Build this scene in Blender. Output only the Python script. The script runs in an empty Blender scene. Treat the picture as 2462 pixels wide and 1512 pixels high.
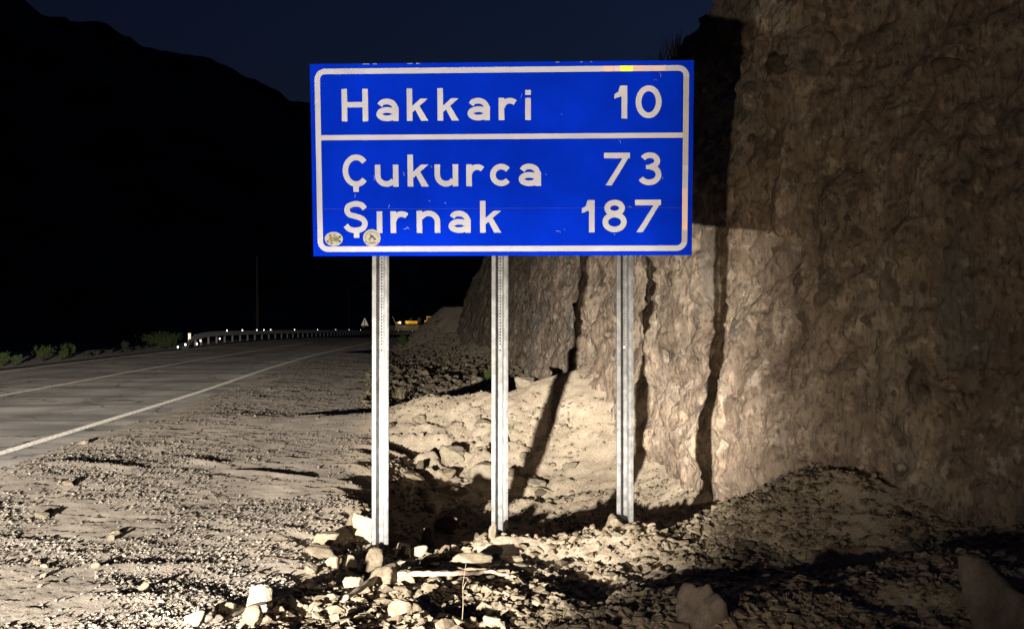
import bpy, bmesh, math, random
import numpy as np
from mathutils import Vector, Matrix

random.seed(7)
RS = np.random.RandomState(11)
S = bpy.context.scene
COL = S.collection

# ------------------------------------------------------------------ camera
F = 2360.0; W_PX = 2462.0; CX = 1231.0; HY = 768.0; EYE = 1.5
PITCH = math.atan(12 / F)
cd = bpy.data.cameras.new('camera'); cam = bpy.data.objects.new('camera', cd); COL.objects.link(cam)
cam.location = (0, 0, EYE); cam.rotation_euler = (math.pi / 2 + PITCH, 0, 0)
cd.sensor_width = 36; cd.lens = 36 * F / W_PX; cd.clip_start = .05; cd.clip_end = 5000
S.camera = cam
S.render.resolution_x = 1024; S.render.resolution_y = 628
S.view_settings.view_transform = 'Standard'; S.view_settings.look = 'None'
S.view_settings.exposure = 0; S.view_settings.gamma = 1
try: S.view_settings.use_curve_mapping = False
except Exception: pass
S.cycles.use_denoising = True
S.cycles.max_bounces = 5; S.cycles.diffuse_bounces = 3
S.cycles.sample_clamp_indirect = 4

# ------------------------------------------------------------------ night sky and the last glow of dusk
SUN_EL = math.radians(-2.2); SUN_ROT = math.radians(58)
wd = bpy.data.worlds.new('World'); S.world = wd; wd.use_nodes = True
nt = wd.node_tree; bg = nt.nodes['Background']
sky = nt.nodes.new('ShaderNodeTexSky'); sky.sky_type = 'NISHITA'; sky.sun_disc = False
sky.sun_elevation = SUN_EL; sky.sun_rotation = SUN_ROT; sky.air_density = 1.2; sky.dust_density = 1.2; sky.ozone_density = 3.5
nt.links.new(sky.outputs[0], bg.inputs[0]); bg.inputs[1].default_value = 0.15
sd = bpy.data.lights.new('dusk_sun', 'SUN'); sd.energy = 0.002; sd.angle = math.radians(10); sd.color = (1, .85, .7)
so = bpy.data.objects.new('dusk_sun', sd); COL.objects.link(so)
so.rotation_euler = (math.radians(60), 0, math.radians(-75))

# ------------------------------------------------------------------ the vehicle lamp that lights the place, and an added fill lamp
LAMP = Vector((-3.0, 0.0, 0.68))
AIM_H = 10.0; AIM_E = -2.0     # heading (degrees right of straight ahead), elevation
def headlamp_or_fill(loc, energy, hpts, epts, aim_h=AIM_H, col=(1, .93, .84)):
    """a spot lamp with a beam pattern, for the vehicle and for added fill: hpts over heading, epts over elevation (degrees, strength)"""
    ld = bpy.data.lights.new('headlamp_or_fill', 'SPOT'); ld.energy = energy; ld.color = col
    ld.spot_size = math.radians(170); ld.spot_blend = .2; ld.shadow_soft_size = .045
    lo = bpy.data.objects.new('headlamp_or_fill', ld); COL.objects.link(lo); lo.location = loc
    ah, ae = math.radians(aim_h), math.radians(AIM_E)
    aim = Vector((math.sin(ah) * math.cos(ae), math.cos(ah) * math.cos(ae), math.sin(ae)))
    lo.rotation_euler = aim.to_track_quat('-Z', 'Y').to_euler()
    ld.use_nodes = True; lt = ld.node_tree; em = [n for n in lt.nodes if n.type == 'EMISSION'][0]
    tc = lt.nodes.new('ShaderNodeTexCoord'); sp = lt.nodes.new('ShaderNodeSeparateXYZ'); lt.links.new(tc.outputs['Normal'], sp.inputs[0])
    def lm(op, a, b=None):
        n = lt.nodes.new('ShaderNodeMath'); n.operation = op
        for i, v in enumerate((a, b)):
            if v is None: continue
            if isinstance(v, (int, float)): n.inputs[i].default_value = v
            else: lt.links.new(v, n.inputs[i])
        return n.outputs[0]
    def lramp(v, pts):
        n = lt.nodes.new('ShaderNodeValToRGB'); n.color_ramp.interpolation = 'LINEAR'; e = n.color_ramp.elements
        while len(e) < len(pts): e.new(.5)
        for k, (p, c) in enumerate(pts): e[k].position = p; e[k].color = (c, c, c, 1)
        lt.links.new(v, n.inputs[0]); return n.outputs[0]
    zz = lm('ABSOLUTE', sp.outputs[2]); hx = lm('ARCTAN2', sp.outputs[0], zz); el = lm('ARCTAN2', sp.outputs[1], zz)
    hu = lm('ADD', lm('MULTIPLY', hx, math.degrees(1) / 140), .5); eu = lm('ADD', lm('MULTIPLY', el, math.degrees(1) / 80), .5)
    hr = lramp(hu, [((d - aim_h) / 140 + .5, c) for d, c in hpts]); er = lramp(eu, [((d - AIM_E) / 80 + .5, c) for d, c in epts])
    lt.links.new(lm('MULTIPLY', hr, er), em.inputs['Strength'])
headlamp_or_fill(LAMP, 25500, [(-50, .14), (-30, .65), (-15, .76), (2, .64), (8, .82), (14, 1.0), (18, .92), (24, .76), (27.6, .66), (29.4, .34), (31, .08), (33, .03), (40, .012), (55, .003)],
         [(-28, .25), (-9, .44), (-5.5, .58), (-3.5, .85), (-2, 1.0), (-.5, .85), (2, .56), (6, .37), (9.3, .13), (12, .066), (22, .066), (35, .045)])
headlamp_or_fill(LAMP + Vector((1.95, -.1, 0)), 1250, [(-50, .15), (-30, .6), (0, .8), (15, 1), (20, .75), (25, .46), (33, .17), (43, .055), (60, .01)],  # weak warm lamp, added only to fill the main lamp's shadows
         [(-28, .10), (-9, .22), (-5, .45), (-1, .9), (4, 1.0), (12, .75), (25, .7), (35, .55)], col=(1, .80, .56))

# ------------------------------------------------------------------ noise
PERM = RS.permutation(512)
def hash2(i, j, k=0):
    return PERM[(PERM[(PERM[i & 511] + j) & 511] + k) & 511] / 511.0
def vn(x, y, k=0):
    xi = np.floor(x).astype(np.int64); yi = np.floor(y).astype(np.int64)
    fx = x - xi; fy = y - yi; fx = fx * fx * fx * (fx * (fx * 6 - 15) + 10); fy = fy * fy * fy * (fy * (fy * 6 - 15) + 10)
    a = hash2(xi, yi, k); b = hash2(xi + 1, yi, k); c = hash2(xi, yi + 1, k); d = hash2(xi + 1, yi + 1, k)
    return (a + (b - a) * fx + (c - a) * fy + (a - b - c + d) * fx * fy) * 2 - 1
def fbm(x, y, o=4, k=0, g=.5):
    r = 0; a = 1; s = 1
    for i in range(o):
        r = r + a * vn(x * s + 13.7 * i, y * s - 7.1 * i, k + i * 17); a *= g; s *= 2.03
    return r
def sst(a, b, x):
    t = np.clip((x - a) / (b - a), 0, 1); return t * t * (3 - 2 * t)
def lobes(x, y, thr, k):
    """random rounded lumps in a fraction of the cells of a grid: 0..1"""
    xi = np.floor(x).astype(np.int64); yi = np.floor(y).astype(np.int64); out = np.zeros_like(x)
    for dx in (-1, 0, 1):
        for dy in (-1, 0, 1):
            ci, cj = xi + dx, yi + dy
            px = ci + hash2(ci, cj, k); py = cj + hash2(ci, cj, k + 5)
            r = .25 + .45 * hash2(ci, cj, k + 9); on = hash2(ci, cj, k + 11) < thr
            d2 = ((x - px) ** 2 + (y - py) ** 2) / (r * r)
            out = np.maximum(out, np.where(on, np.sqrt(np.clip(1 - d2, 0, 1)) * r, 0))
    return out

# ------------------------------------------------------------------ plan of the place
def ip(y, pts):
    p = np.array(pts); return np.interp(y, p[:, 0], p[:, 1])
_yy = np.linspace(-40, 420, 1841)
def smooth(pts, n=9):
    p = np.array(pts); v = np.interp(_yy, p[:, 0], p[:, 1]); k = np.hanning(n + 2)[1:-1]; k /= k.sum()
    return np.convolve(np.pad(v, n // 2, 'edge'), k, 'valid')
XR = smooth([(-40, -2), (0, -4.9), (11, -5.73), (20, -6.42), (29.5, -7.42), (38.5, -8.15), (48, -8.66), (62, -9.1), (80, -10.0), (100, -11.3), (125, -13), (160, -14.5), (200, -12), (260, -3), (420, 60)], 33)
XL = smooth([(-40, -9.4), (0, -12.3), (11, -13.1), (20, -13.8), (28, -14.6), (38, -15.4), (48, -16.05), (60, -17.0), (80, -18.6), (100, -19.5), (125, -20.4), (160, -21.8), (200, -20), (260, -11), (420, 52)], 33)
def xr(y): return np.interp(y, _yy, XR)
def xl(y): return np.interp(y, _yy, XL)
def zroad(y):
    t = np.clip((np.asarray(y, float) - 60) / 100, 0, 2); return -t ** 1.3
CLIFF = [(13.5, -4), (10.5, -1), (8.2, 2.0), (6.5, 4.6), (5.1, 6.5), (4.0, 7.9), (3.1, 9.0), (2.35, 9.75), (2.08, 10.2), (1.85, 12.5), (1.15, 16.2), (.75, 20), (.2, 28), (-.75, 35), (-2.2, 42), (-3.2, 48), (-3.6, 51), (-2.8, 54), (1, 57), (8, 60)]
cl = np.array(CLIFF[:17])
def xc(y): return np.interp(y, cl[:, 1], cl[:, 0])
XB = [(1, -2.3), (3, -1.95), (4.9, -1.62), (5.35, -1.38), (6.8, -1.25), (8.4, -1.3), (11, -1.5), (15, -2.0), (20, -2.6), (30, -4), (45, -5.5), (60, -6)]
BZ = [(1, -.1), (3, -.15), (6, -.25), (7.2, -.34), (7.9, -.37), (8.5, -.55), (9.6, -.80), (12.2, -.86), (13.2, -.62), (14.3, -.24), (15.5, -.05), (18, -.3), (21, -.3), (25, -.12), (45, -.1), (60, -.1)]
GS = [(-.2, 8.9, .7, .35, -.15), (-1.15, 12.4, .45, 1.0, .26), (-1.3, 13.5, .28, .25, -.32), (-.7, 13.3, .7, .45, .14), (.0, 7.75, .5, .35, .12), (.95, 7.7, .5, .42, .2), (1.9, 8.3, .55, .6, .32),
      (2.75, 8.75, .72, .8, .60), (1.3, 5.4, .8, .7, .12), (2.9, 6.3, .9, .8, .22), (-.7, 15.4, 2.0, 1.1, .33), (1.0, 15.7, .9, 1.4, .42),
      (-1.22, 5.65, .07, .25, -.10), (-.35, 5.75, .28, .10, -.10), (-.2, 5.15, .3, .1, -.12), (.5, 6.4, .15, .5, -.10), (2.1, 7.0, .7, .25, -.18), (1.2, 5.0, .6, .22, -.15),
      (.3, 11.8, .8, .3, .06), (-.75, 11.3, .12, .12, -.10)]
def H(x, y, fine=True):
    x = np.asarray(x, float); y = np.asarray(y, float)
    zr = zroad(y); r = xr(y); l = xl(y); d = x - r; dl = l - x
    xb = ip(y, XB) + .12 * vn(y * 1.3, x * 0 + 3.3, 3) + .06 * vn(y * 4, x * 0, 4)
    sh = .2 * np.exp(-((y - 7.3) / 1.1) ** 2)
    t = sst(-.3 - sh, .7 - sh, x - xb)
    cf = -ip(y, [(3, .06), (5, .068), (8, .072), (12, .058), (20, .045)]) * np.clip(np.minimum(x, xb + .3) - r - .9, 0, 7) * sst(60, 40, y)
    h = t * ip(y, BZ) + cf * (1 - t)
    for gx, gy, sx, sy, a in GS:
        h = h + a * np.exp(-((x - gx) / sx) ** 2 - ((y - gy) / sy) ** 2) * np.where(a < 0, t, 1)
    # foot of the rock cut
    dc = np.clip(xc(y) - x, -1, 60)
    h = h + np.where(y < 40, ip(y, [(2, .35), (8, .25), (9.3, .5), (12.5, .62), (14.5, .35), (16, .2), (20, .25), (40, .35)]) * np.exp(-dc / .7), 0) * t
    h = h + ip(y, [(30, 0), (40, .35), (46, 1.0), (49, 2.2), (53, 2.3), (57, 1.5), (64, 0)]) * np.clip(1 - dc / 2.7, 0, 1) ** 1.1
    # verge rim and drop past the near gravel field
    h = h - .35 * sst(43, 46, y) * sst(.8, 2.0, d) * (1 - sst(49, 56, y)) * sst(4.0, 2.4, x * 0 + dc * 0 + 0) if False else h - .30 * sst(44.5, 46.5, y) * sst(.6, 1.4, d) * sst(2.6, 3.6, dc)
    h = h + zr
    # under the asphalt
    road = sst(.55, .25, d) * sst(.8, .5, dl)
    h = h * (1 - road) + (zr - .035) * road
    # beyond the far verge
    far = np.clip(dl - .6, 0, 400)
    h = h - np.where(far > 0, .05 * sst(0, .5, far) + .18 * np.clip(far - 4.5, 0, 60) ** 1.0 * .6, 0)
    if fine:
        rub = t * sst(70, 40, y); pl = (1 - t) * (1 - road)
        h = h + rub * (.04 * fbm(x * 1.7, y * 1.7, 3, 30) + .020 * fbm(x * 7, y * 7, 3, 40) + .05 * lobes(x * 5.5, y * 5.5, .45, 50) * .5 + .010 * lobes(x * 17, y * 17, .7, 60))
        rb = t * np.exp(-((y - 13.2) / 1.4) ** 2) * sst(1.5, -.2, x)
        h = h + rb * (.09 * fbm(x * 3, y * 3, 3, 230) + .17 * lobes(x * 3.3, y * 3.3, .6, 232) + .10 * lobes(x * 7.5, y * 7.5, .6, 235))
        h = h + pl * sst(.2, 1.2, d) * (.010 * fbm(x * .9, y * .9, 3, 70) + .006 * fbm(x * 6, y * 9, 3, 80) + .003 * fbm(x * 40, y * 40, 2, 90))
        # low wheel-worn ridges across the gravel
        for ax, ay, bx, by, a, w in ((-4.9, 10.25, -3.75, 10.2, .030, .10), (-3.6, 10.95, -3.05, 10.75, .030, .10), (-3.1, 10.5, -2.05, 10.3, .034, .09),
                                     (-3.0, 6.35, -2.0, 6.7, .018, .10), (-2.5, 5.75, -1.7, 5.9, .02, .08), (-1.9, 8.0, -1.3, 7.75, .02, .08), (-4.0, 7.0, -3.3, 7.05, .012, .07)):
            px = np.clip((x - ax) / (bx - ax), 0, 1); ex = np.clip(px * (1 - px) * 4, 0, 1) ** .5
            cy = ay + (by - ay) * px + .05 * vn(x * 3, x * 0, 7)
            inx = (x > min(ax, bx)) & (x < max(ax, bx))
            h = h + np.where(inx, a * ex * np.exp(-((y - cy) / w) ** 2), 0) * pl
    return h
def ground_at(px, py):
    """a point of the terrain seen along a direction of the photograph"""
    c, s = math.cos(PITCH), math.sin(PITCH)
    u = (px - CX) / F; v = (756 - py) / F
    dy = c - v * s; dz = s + v * c
    ts = np.exp(np.linspace(math.log(3.0), math.log(220), 2600))
    X = u * ts; Y = dy * ts; Z = EYE + dz * ts
    b = np.nonzero(Z < H(X, Y))[0]
    i = b[0] if len(b) else len(ts) - 1
    return float(X[i]), float(Y[i]), float(H(X[i:i + 1], Y[i:i + 1])[0])

# ------------------------------------------------------------------ helpers
def tag(o, label=None, cat=None, group=None, kind=None):
    if label: o['label'] = label
    if cat: o['category'] = cat
    if group: o['group'] = group
    if kind: o['kind'] = kind
    return o
def link(name, me, mat=None, parent=None):
    o = bpy.data.objects.new(name, me); COL.objects.link(o)
    if mat is not None and len(me.materials) == 0: me.materials.append(mat)
    if parent: o.parent = parent
    return o
def mesh(name, vs, fs, mat=None, parent=None, smooth_=False):
    me = bpy.data.meshes.new(name); me.from_pydata([tuple(map(float, v)) for v in vs], [], [tuple(f) for f in fs]); me.update()
    if smooth_:
        me.polygons.foreach_set('use_smooth', [True] * len(me.polygons))
    return link(name, me, mat, parent)
def bmobj(name, bm, mat=None, parent=None, smooth_=False):
    me = bpy.data.meshes.new(name); bm.normal_update(); bm.to_mesh(me); bm.free()
    if smooth_: me.polygons.foreach_set('use_smooth', [True] * len(me.polygons))
    return link(name, me, mat, parent)
def empty(name, loc, rot=(0, 0, 0)):
    o = bpy.data.objects.new(name, None); COL.objects.link(o); o.location = loc; o.rotation_euler = rot
    o.empty_display_size = .1
    return o
def grid_mesh(name, P, mat, smooth_=True):
    """P: rows x cols x 3"""
    n, m = P.shape[:2]; me = bpy.data.meshes.new(name)
    me.vertices.add(n * m); me.vertices.foreach_set('co', P.reshape(-1).astype(np.float32))
    i = np.arange(n - 1)[:, None] * m + np.arange(m - 1)[None]
    q = np.stack([i, i + 1, i + m + 1, i + m], -1).reshape(-1, 4)
    me.loops.add(q.size); me.loops.foreach_set('vertex_index', q.reshape(-1).astype(np.int32))
    me.polygons.add(len(q)); me.polygons.foreach_set('loop_start', np.arange(0, q.size, 4, dtype=np.int32))
    try: me.polygons.foreach_set('loop_total', np.full(len(q), 4, dtype=np.int32))
    except Exception: pass
    me.update(calc_edges=True)
    me.polygons.foreach_set('use_smooth', np.full(len(q), smooth_))
    return link(name, me, mat)
def box(bm, x0, x1, y0, y1, z0, z1, M=None):
    v = [bm.verts.new(p) for p in ((x0, y0, z0), (x1, y0, z0), (x1, y1, z0), (x0, y1, z0), (x0, y0, z1), (x1, y0, z1), (x1, y1, z1), (x0, y1, z1))]
    for f in ((3, 2, 1, 0), (4, 5, 6, 7), (0, 1, 5, 4), (1, 2, 6, 5), (2, 3, 7, 6), (3, 0, 4, 7)): bm.faces.new([v[i] for i in f])
    if M is not None:
        for a in v: a.co = M @ a.co
def tube(bm, pts, rad, n=7, cap=True):
    pts = [Vector(p) for p in pts]; rings = []
    for i, p in enumerate(pts):
        t = (pts[min(i + 1, len(pts) - 1)] - pts[max(i - 1, 0)]).normalized()
        a = t.cross(Vector((0, 0, 1))); a = a.normalized() if a.length > .05 else Vector((1, 0, 0)); b = t.cross(a)
        r = rad[i] if hasattr(rad, '__len__') else rad
        rings.append([bm.verts.new(p + (a * math.cos(k * 2 * math.pi / n) + b * math.sin(k * 2 * math.pi / n)) * r) for k in range(n)])
    for i in range(len(rings) - 1):
        for k in range(n): bm.faces.new((rings[i][k], rings[i][(k + 1) % n], rings[i + 1][(k + 1) % n], rings[i + 1][k]))
    if cap:
        bm.faces.new(rings[0][::-1]); bm.faces.new(rings[-1])

# ------------------------------------------------------------------ materials
def newmat(name):
    m = bpy.data.materials.new(name); m.use_nodes = True
    return m, m.node_tree, m.node_tree.nodes['Principled BSDF']
class N:
    """tiny node helper"""
    def __init__(s, t): s.t = t
    def n(s, ty, **kw):
        x = s.t.nodes.new(ty)
        for k, v in kw.items(): setattr(x, k, v)
        return x
    def noise(s, vec, sc, det=4, rough=.55, dist=0):
        x = s.n('ShaderNodeTexNoise'); x.inputs['Scale'].default_value = sc; x.inputs['Detail'].default_value = det
        x.inputs['Roughness'].default_value = rough; x.inputs['Distortion'].default_value = dist
        if vec is not None: s.t.links.new(vec, x.inputs['Vector'])
        return x.outputs[0]
    def voro(s, vec, sc, feat='F1', out=0):
        x = s.n('ShaderNodeTexVoronoi', feature=feat); x.inputs['Scale'].default_value = sc
        if vec is not None: s.t.links.new(vec, x.inputs['Vector'])
        return x.outputs[out]
    def ramp(s, v, pts):
        x = s.n('ShaderNodeValToRGB'); e = x.color_ramp.elements
        while len(e) < len(pts): e.new(.5)
        for k, (p, c) in enumerate(pts):
            e[k].position = p; e[k].color = (*c, 1) if hasattr(c, '__len__') else (c, c, c, 1)
        s.t.links.new(v, x.inputs[0]); return x.outputs[0]
    def mix(s, f, a, b, mode='MIX'):
        x = s.n('ShaderNodeMix', data_type='RGBA', blend_type=mode)
        for sock, v in ((x.inputs[0], f), (x.inputs[6], a), (x.inputs[7], b)):
            if isinstance(v, (int, float)): sock.default_value = v
            elif isinstance(v, tuple): sock.default_value = (*v, 1)
            else: s.t.links.new(v, sock)
        return x.outputs[2]
    def math(s, op, a, b):
        x = s.n('ShaderNodeMath', operation=op)
        for i, v in enumerate((a, b)):
            if isinstance(v, (int, float)): x.inputs[i].default_value = v
            else: s.t.links.new(v, x.inputs[i])
        return x.outputs[0]
    def mapping(s, vec, sc):
        x = s.n('ShaderNodeMapping'); x.inputs['Scale'].default_value = sc; s.t.links.new(vec, x.inputs[0]); return x.outputs[0]
    def bump(s, h, st, dist, prev=None):
        x = s.n('ShaderNodeBump'); x.inputs['Strength'].default_value = st; x.inputs['Distance'].default_value = dist
        s.t.links.new(h, x.inputs['Height'])
        if prev is not None: s.t.links.new(prev, x.inputs['Normal'])
        return x.outputs[0]
def obc(g, which='Object'): return g.n('ShaderNodeTexCoord').outputs[which]

def mat_earth():
    m, t, b = newmat('dry earth'); g = N(t); v = obc(g)
    c = g.ramp(g.noise(v, 2.2, 6, .6), [(.3, (.29, .225, .155)), (.5, (.41, .335, .24)), (.72, (.50, .42, .31))])
    c = g.mix(g.ramp(g.noise(v, 38, 3), [(.45, 0.0), (.7, 1.0)]), c, (.55, .48, .38))
    c = g.mix(g.ramp(g.noise(v, 90, 2), [(.52, 0.0), (.75, .6)]), c, (.14, .10, .075))
    at = g.n('ShaderNodeAttribute'); at.attribute_name = 'spoil'
    c2 = g.ramp(g.math('ADD', g.math('MULTIPLY', g.noise(v, 3.2, 6, .62), .6), g.math('MULTIPLY', g.noise(g.mapping(v, (1.6, .13, 1)), 1.3, 5), .4)), [(.36, (.17, .146, .12)), (.5, (.28, .24, .198)), (.64, (.40, .35, .285))])
    c2 = g.mix(g.ramp(g.noise(v, 55, 3), [(.5, 0.0), (.7, 1.0)]), c2, (.36, .32, .27))
    c = g.mix(at.outputs['Fac'], c2, c)
    t.links.new(c, b.inputs['Base Color']); b.inputs['Roughness'].default_value = .95; b.inputs['Specular IOR Level'].default_value = .15
    n1 = g.bump(g.noise(v, 60, 5, .65), .8, .008)
    n2 = g.bump(g.voro(v, 75), .7, .006, n1)
    t.links.new(n2, b.inputs['Normal']); return m
def mat_rock(name, cols, bsc=14):
    m, t, b = newmat(name); g = N(t); v = obc(g)
    r = g.n('ShaderNodeObjectInfo').outputs['Random']
    isl = g.n('ShaderNodeNewGeometry').outputs['Random Per Island']
    c = g.ramp(g.noise(v, 5, 5, .6), [(.3, cols[0]), (.52, cols[1]), (.75, cols[2])])
    k = g.ramp(g.math('FRACT', g.math('ADD', r, isl), 0), [(0, .62), (.5, 1.0), (1, 1.3)])
    c = g.mix(1.0, c, k, 'MULTIPLY')
    c = g.mix(g.ramp(g.noise(v, 46, 3), [(.5, 0.0), (.72, .55)]), c, tuple(x * .5 for x in cols[0]))
    t.links.new(c, b.inputs['Base Color']); b.inputs['Roughness'].default_value = .9; b.inputs['Specular IOR Level'].default_value = .2
    n1 = g.bump(g.noise(v, bsc, 6, .65), .7, .012); n2 = g.bump(g.noise(v, bsc * 5, 4, .6), .5, .003, n1)
    t.links.new(n2, b.inputs['Normal']); return m
def mat_cliff():
    m, t, b = newmat('conglomerate rock'); g = N(t); v = obc(g)
    vs = g.mapping(v, (1, 1, .35))
    c = g.ramp(g.noise(vs, 1.5, 8, .66, .1), [(.28, (.14, .105, .075)), (.45, (.26, .20, .148)), (.6, (.35, .285, .215)), (.78, (.45, .38, .295))])
    cell = g.voro(vs, 1.7, 'F1', 1)
    sel = g.ramp(g.n('ShaderNodeSeparateColor').outputs[0], [(0, 0), (1, 1)])
    sc = [n for n in t.nodes if n.type == 'SEPARATE_COLOR'][0]; t.links.new(cell, sc.inputs[0])
    grey = g.ramp(sc.outputs[0], [(.78, 0.0), (.86, .75)])
    edge = g.ramp(g.math('ADD', g.voro(vs, 1.7, 'DISTANCE_TO_EDGE', 0), g.math('MULTIPLY', g.noise(v, 6, 4), .25)), [(.14, 0.0), (.22, 1.0)])
    c = g.mix(g.math('MULTIPLY', grey, edge), c, (.20, .19, .165))
    dv = g.n('ShaderNodeVectorMath', operation='MULTIPLY_ADD'); nn = g.n('ShaderNodeTexNoise'); nn.inputs['Scale'].default_value = 5; nn.inputs['Detail'].default_value = 4; t.links.new(v, nn.inputs[0])
    t.links.new(nn.outputs[1], dv.inputs[0]); dv.inputs[1].default_value = (.16, .16, .16); t.links.new(g.mapping(v, (1, 1, .72)), dv.inputs[2])
    for sc_, lo_, hi_, th_ in ((2.3, .50, 1.35, .45), (4.6, .45, 1.6, .38), (9.5, .5, 1.6, .40)):
        vo = g.n('ShaderNodeTexVoronoi'); vo.inputs['Scale'].default_value = sc_; t.links.new(dv.outputs[0], vo.inputs['Vector'])
        se = g.n('ShaderNodeSeparateColor'); t.links.new(vo.outputs['Color'], se.inputs[0])
        inside = g.math('MULTIPLY', g.ramp(vo.outputs['Distance'], [(.36, 1.0), (.45, 0.0)]), g.ramp(se.outputs[1], [(th_, 0.0), (th_ + .02, 1.0)]))
        c = g.mix(inside, c, g.mix(1.0, c, g.ramp(se.outputs[0], [(0, (lo_, lo_, lo_ * 1.02)), (1, (hi_, hi_ * .98, hi_ * .94))]), 'MULTIPLY'))
    pale = g.ramp(g.noise(v, 4.3, 6, .7, .2), [(.56, 0.0), (.66, .85)])
    c = g.mix(pale, c, (.52, .45, .355))
    c = g.mix(g.ramp(g.noise(vs, 22, 4, .7), [(.5, 0.0), (.66, .85)]), c, (.10, .072, .055))
    c = g.mix(g.ramp(g.noise(g.mapping(v, (1, 1, .22)), 9, 5, .7), [(.54, 0.0), (.64, .7)]), c, (.17, .13, .10))
    c = g.mix(g.ramp(g.noise(v, 60, 3, .7), [(.62, 0.0), (.72, .7)]), c, (.55, .48, .39))
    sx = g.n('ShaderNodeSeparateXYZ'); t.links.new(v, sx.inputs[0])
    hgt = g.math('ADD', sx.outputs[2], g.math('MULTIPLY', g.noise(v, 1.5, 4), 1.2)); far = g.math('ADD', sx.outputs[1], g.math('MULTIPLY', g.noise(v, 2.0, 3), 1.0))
    rim_shade = g.math('MULTIPLY', g.ramp(g.math('MULTIPLY', hgt, .1), [(.545, 0.0), (.585, 1.0)]), g.ramp(g.math('MULTIPLY', far, .05), [(.555, 0.0), (.585, 1.0)]))
    c = g.mix(rim_shade, c, (.10, .08, .06))  # shade along the rim, painted into the rock colour
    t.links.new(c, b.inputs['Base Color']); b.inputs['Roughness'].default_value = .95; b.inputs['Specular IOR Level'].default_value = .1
    n1 = g.bump(g.noise(vs, 9, 9, .74, 0), .75, .04); n2 = g.bump(g.voro(g.mapping(v, (1, 1, .6)), 19), .6, .025, n1)
    cr = g.ramp(g.math('ADD', g.voro(dv.outputs[0], 2.6, 'DISTANCE_TO_EDGE'), g.math('MULTIPLY', g.noise(v, 2.2, 3), .06)), [(.028, 0.0), (.05, 1.0)])
    vb = g.n('ShaderNodeTexVoronoi'); vb.inputs['Scale'].default_value = 4.6; t.links.new(dv.outputs[0], vb.inputs['Vector'])
    n2 = g.bump(g.ramp(vb.outputs['Distance'], [(.30, 1.0), (.50, 0.0)]), .55, .03, n2)
    n3 = g.bump(g.noise(v, 60, 4, .6), .5, .006, n2)
    t.links.new(n3, b.inputs['Normal']); return m
def mat_asphalt():
    m, t, b = newmat('worn chip asphalt'); g = N(t); v = obc(g)
    c = g.ramp(g.noise(v, .5, 5, .6), [(.3, (.085, .078, .071)), (.7, (.15, .139, .124))])
    c = g.mix(g.ramp(g.noise(g.mapping(v, (1.1, .10, 1)), 1.0, 5), [(.42, 0.0), (.62, .8)]), c, (.065, .06, .055))
    c = g.mix(g.ramp(g.voro(v, 70), [(.15, .8), (.45, 0.0)]), c, (.26, .235, .205))
    c = g.mix(g.ramp(g.noise(v, 1.7, 6, .7), [(.52, 0.0), (.7, .5)]), c, (.16, .147, .13))
    c = g.mix(g.ramp(g.noise(g.mapping(v, (.25, 1.0, 1)), .9, 5, .6), [(.48, 0.0), (.60, .7)]), c, (.05, .047, .045))
    dv = g.n('ShaderNodeVectorMath', operation='ADD'); t.links.new(v, dv.inputs[0]); nn = g.n('ShaderNodeTexNoise'); nn.inputs['Scale'].default_value = 1.5; nn.inputs['Detail'].default_value = 6; t.links.new(v, nn.inputs[0]); t.links.new(nn.outputs[1], dv.inputs[1])
    c = g.mix(g.ramp(g.voro(dv.outputs[0], .45, 'DISTANCE_TO_EDGE'), [(.004, .85), (.012, 0.0)]), c, (.025, .023, .02))
    t.links.new(c, b.inputs['Base Color']); b.inputs['Roughness'].default_value = .85
    n1 = g.bump(g.voro(v, 60), .9, .01); n2 = g.bump(g.noise(v, 25, 4), .5, .01, n1)
    t.links.new(n2, b.inputs['Normal']); return m
def mat_line():
    m, t, b = newmat('road paint'); g = N(t); v = obc(g)
    c = g.mix(g.ramp(g.noise(v, 25, 5, .7), [(.44, 0.0), (.60, .8)]), (.66, .62, .54), (.12, .11, .10))
    t.links.new(c, b.inputs['Base Color']); b.inputs['Roughness'].default_value = .8
    t.links.new(g.bump(g.voro(v, 60), .8, .01), b.inputs['Normal']); return m
def mat_plain(name, col, rough=.7, metal=0.0, var=.15, nsc=12, bump=0):
    m, t, b = newmat(name); g = N(t); v = obc(g)
    c = g.mix(g.ramp(g.noise(v, nsc, 4, .6), [(.35, 0.0), (.65, 1.0)]), tuple(x * (1 - var) for x in col), tuple(min(1, x * (1 + var)) for x in col))
    t.links.new(c, b.inputs['Base Color']); b.inputs['Roughness'].default_value = rough; b.inputs['Metallic'].default_value = metal
    if bump: t.links.new(g.bump(g.noise(v, nsc * 3, 4), .5, bump), b.inputs['Normal'])
    return m
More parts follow.
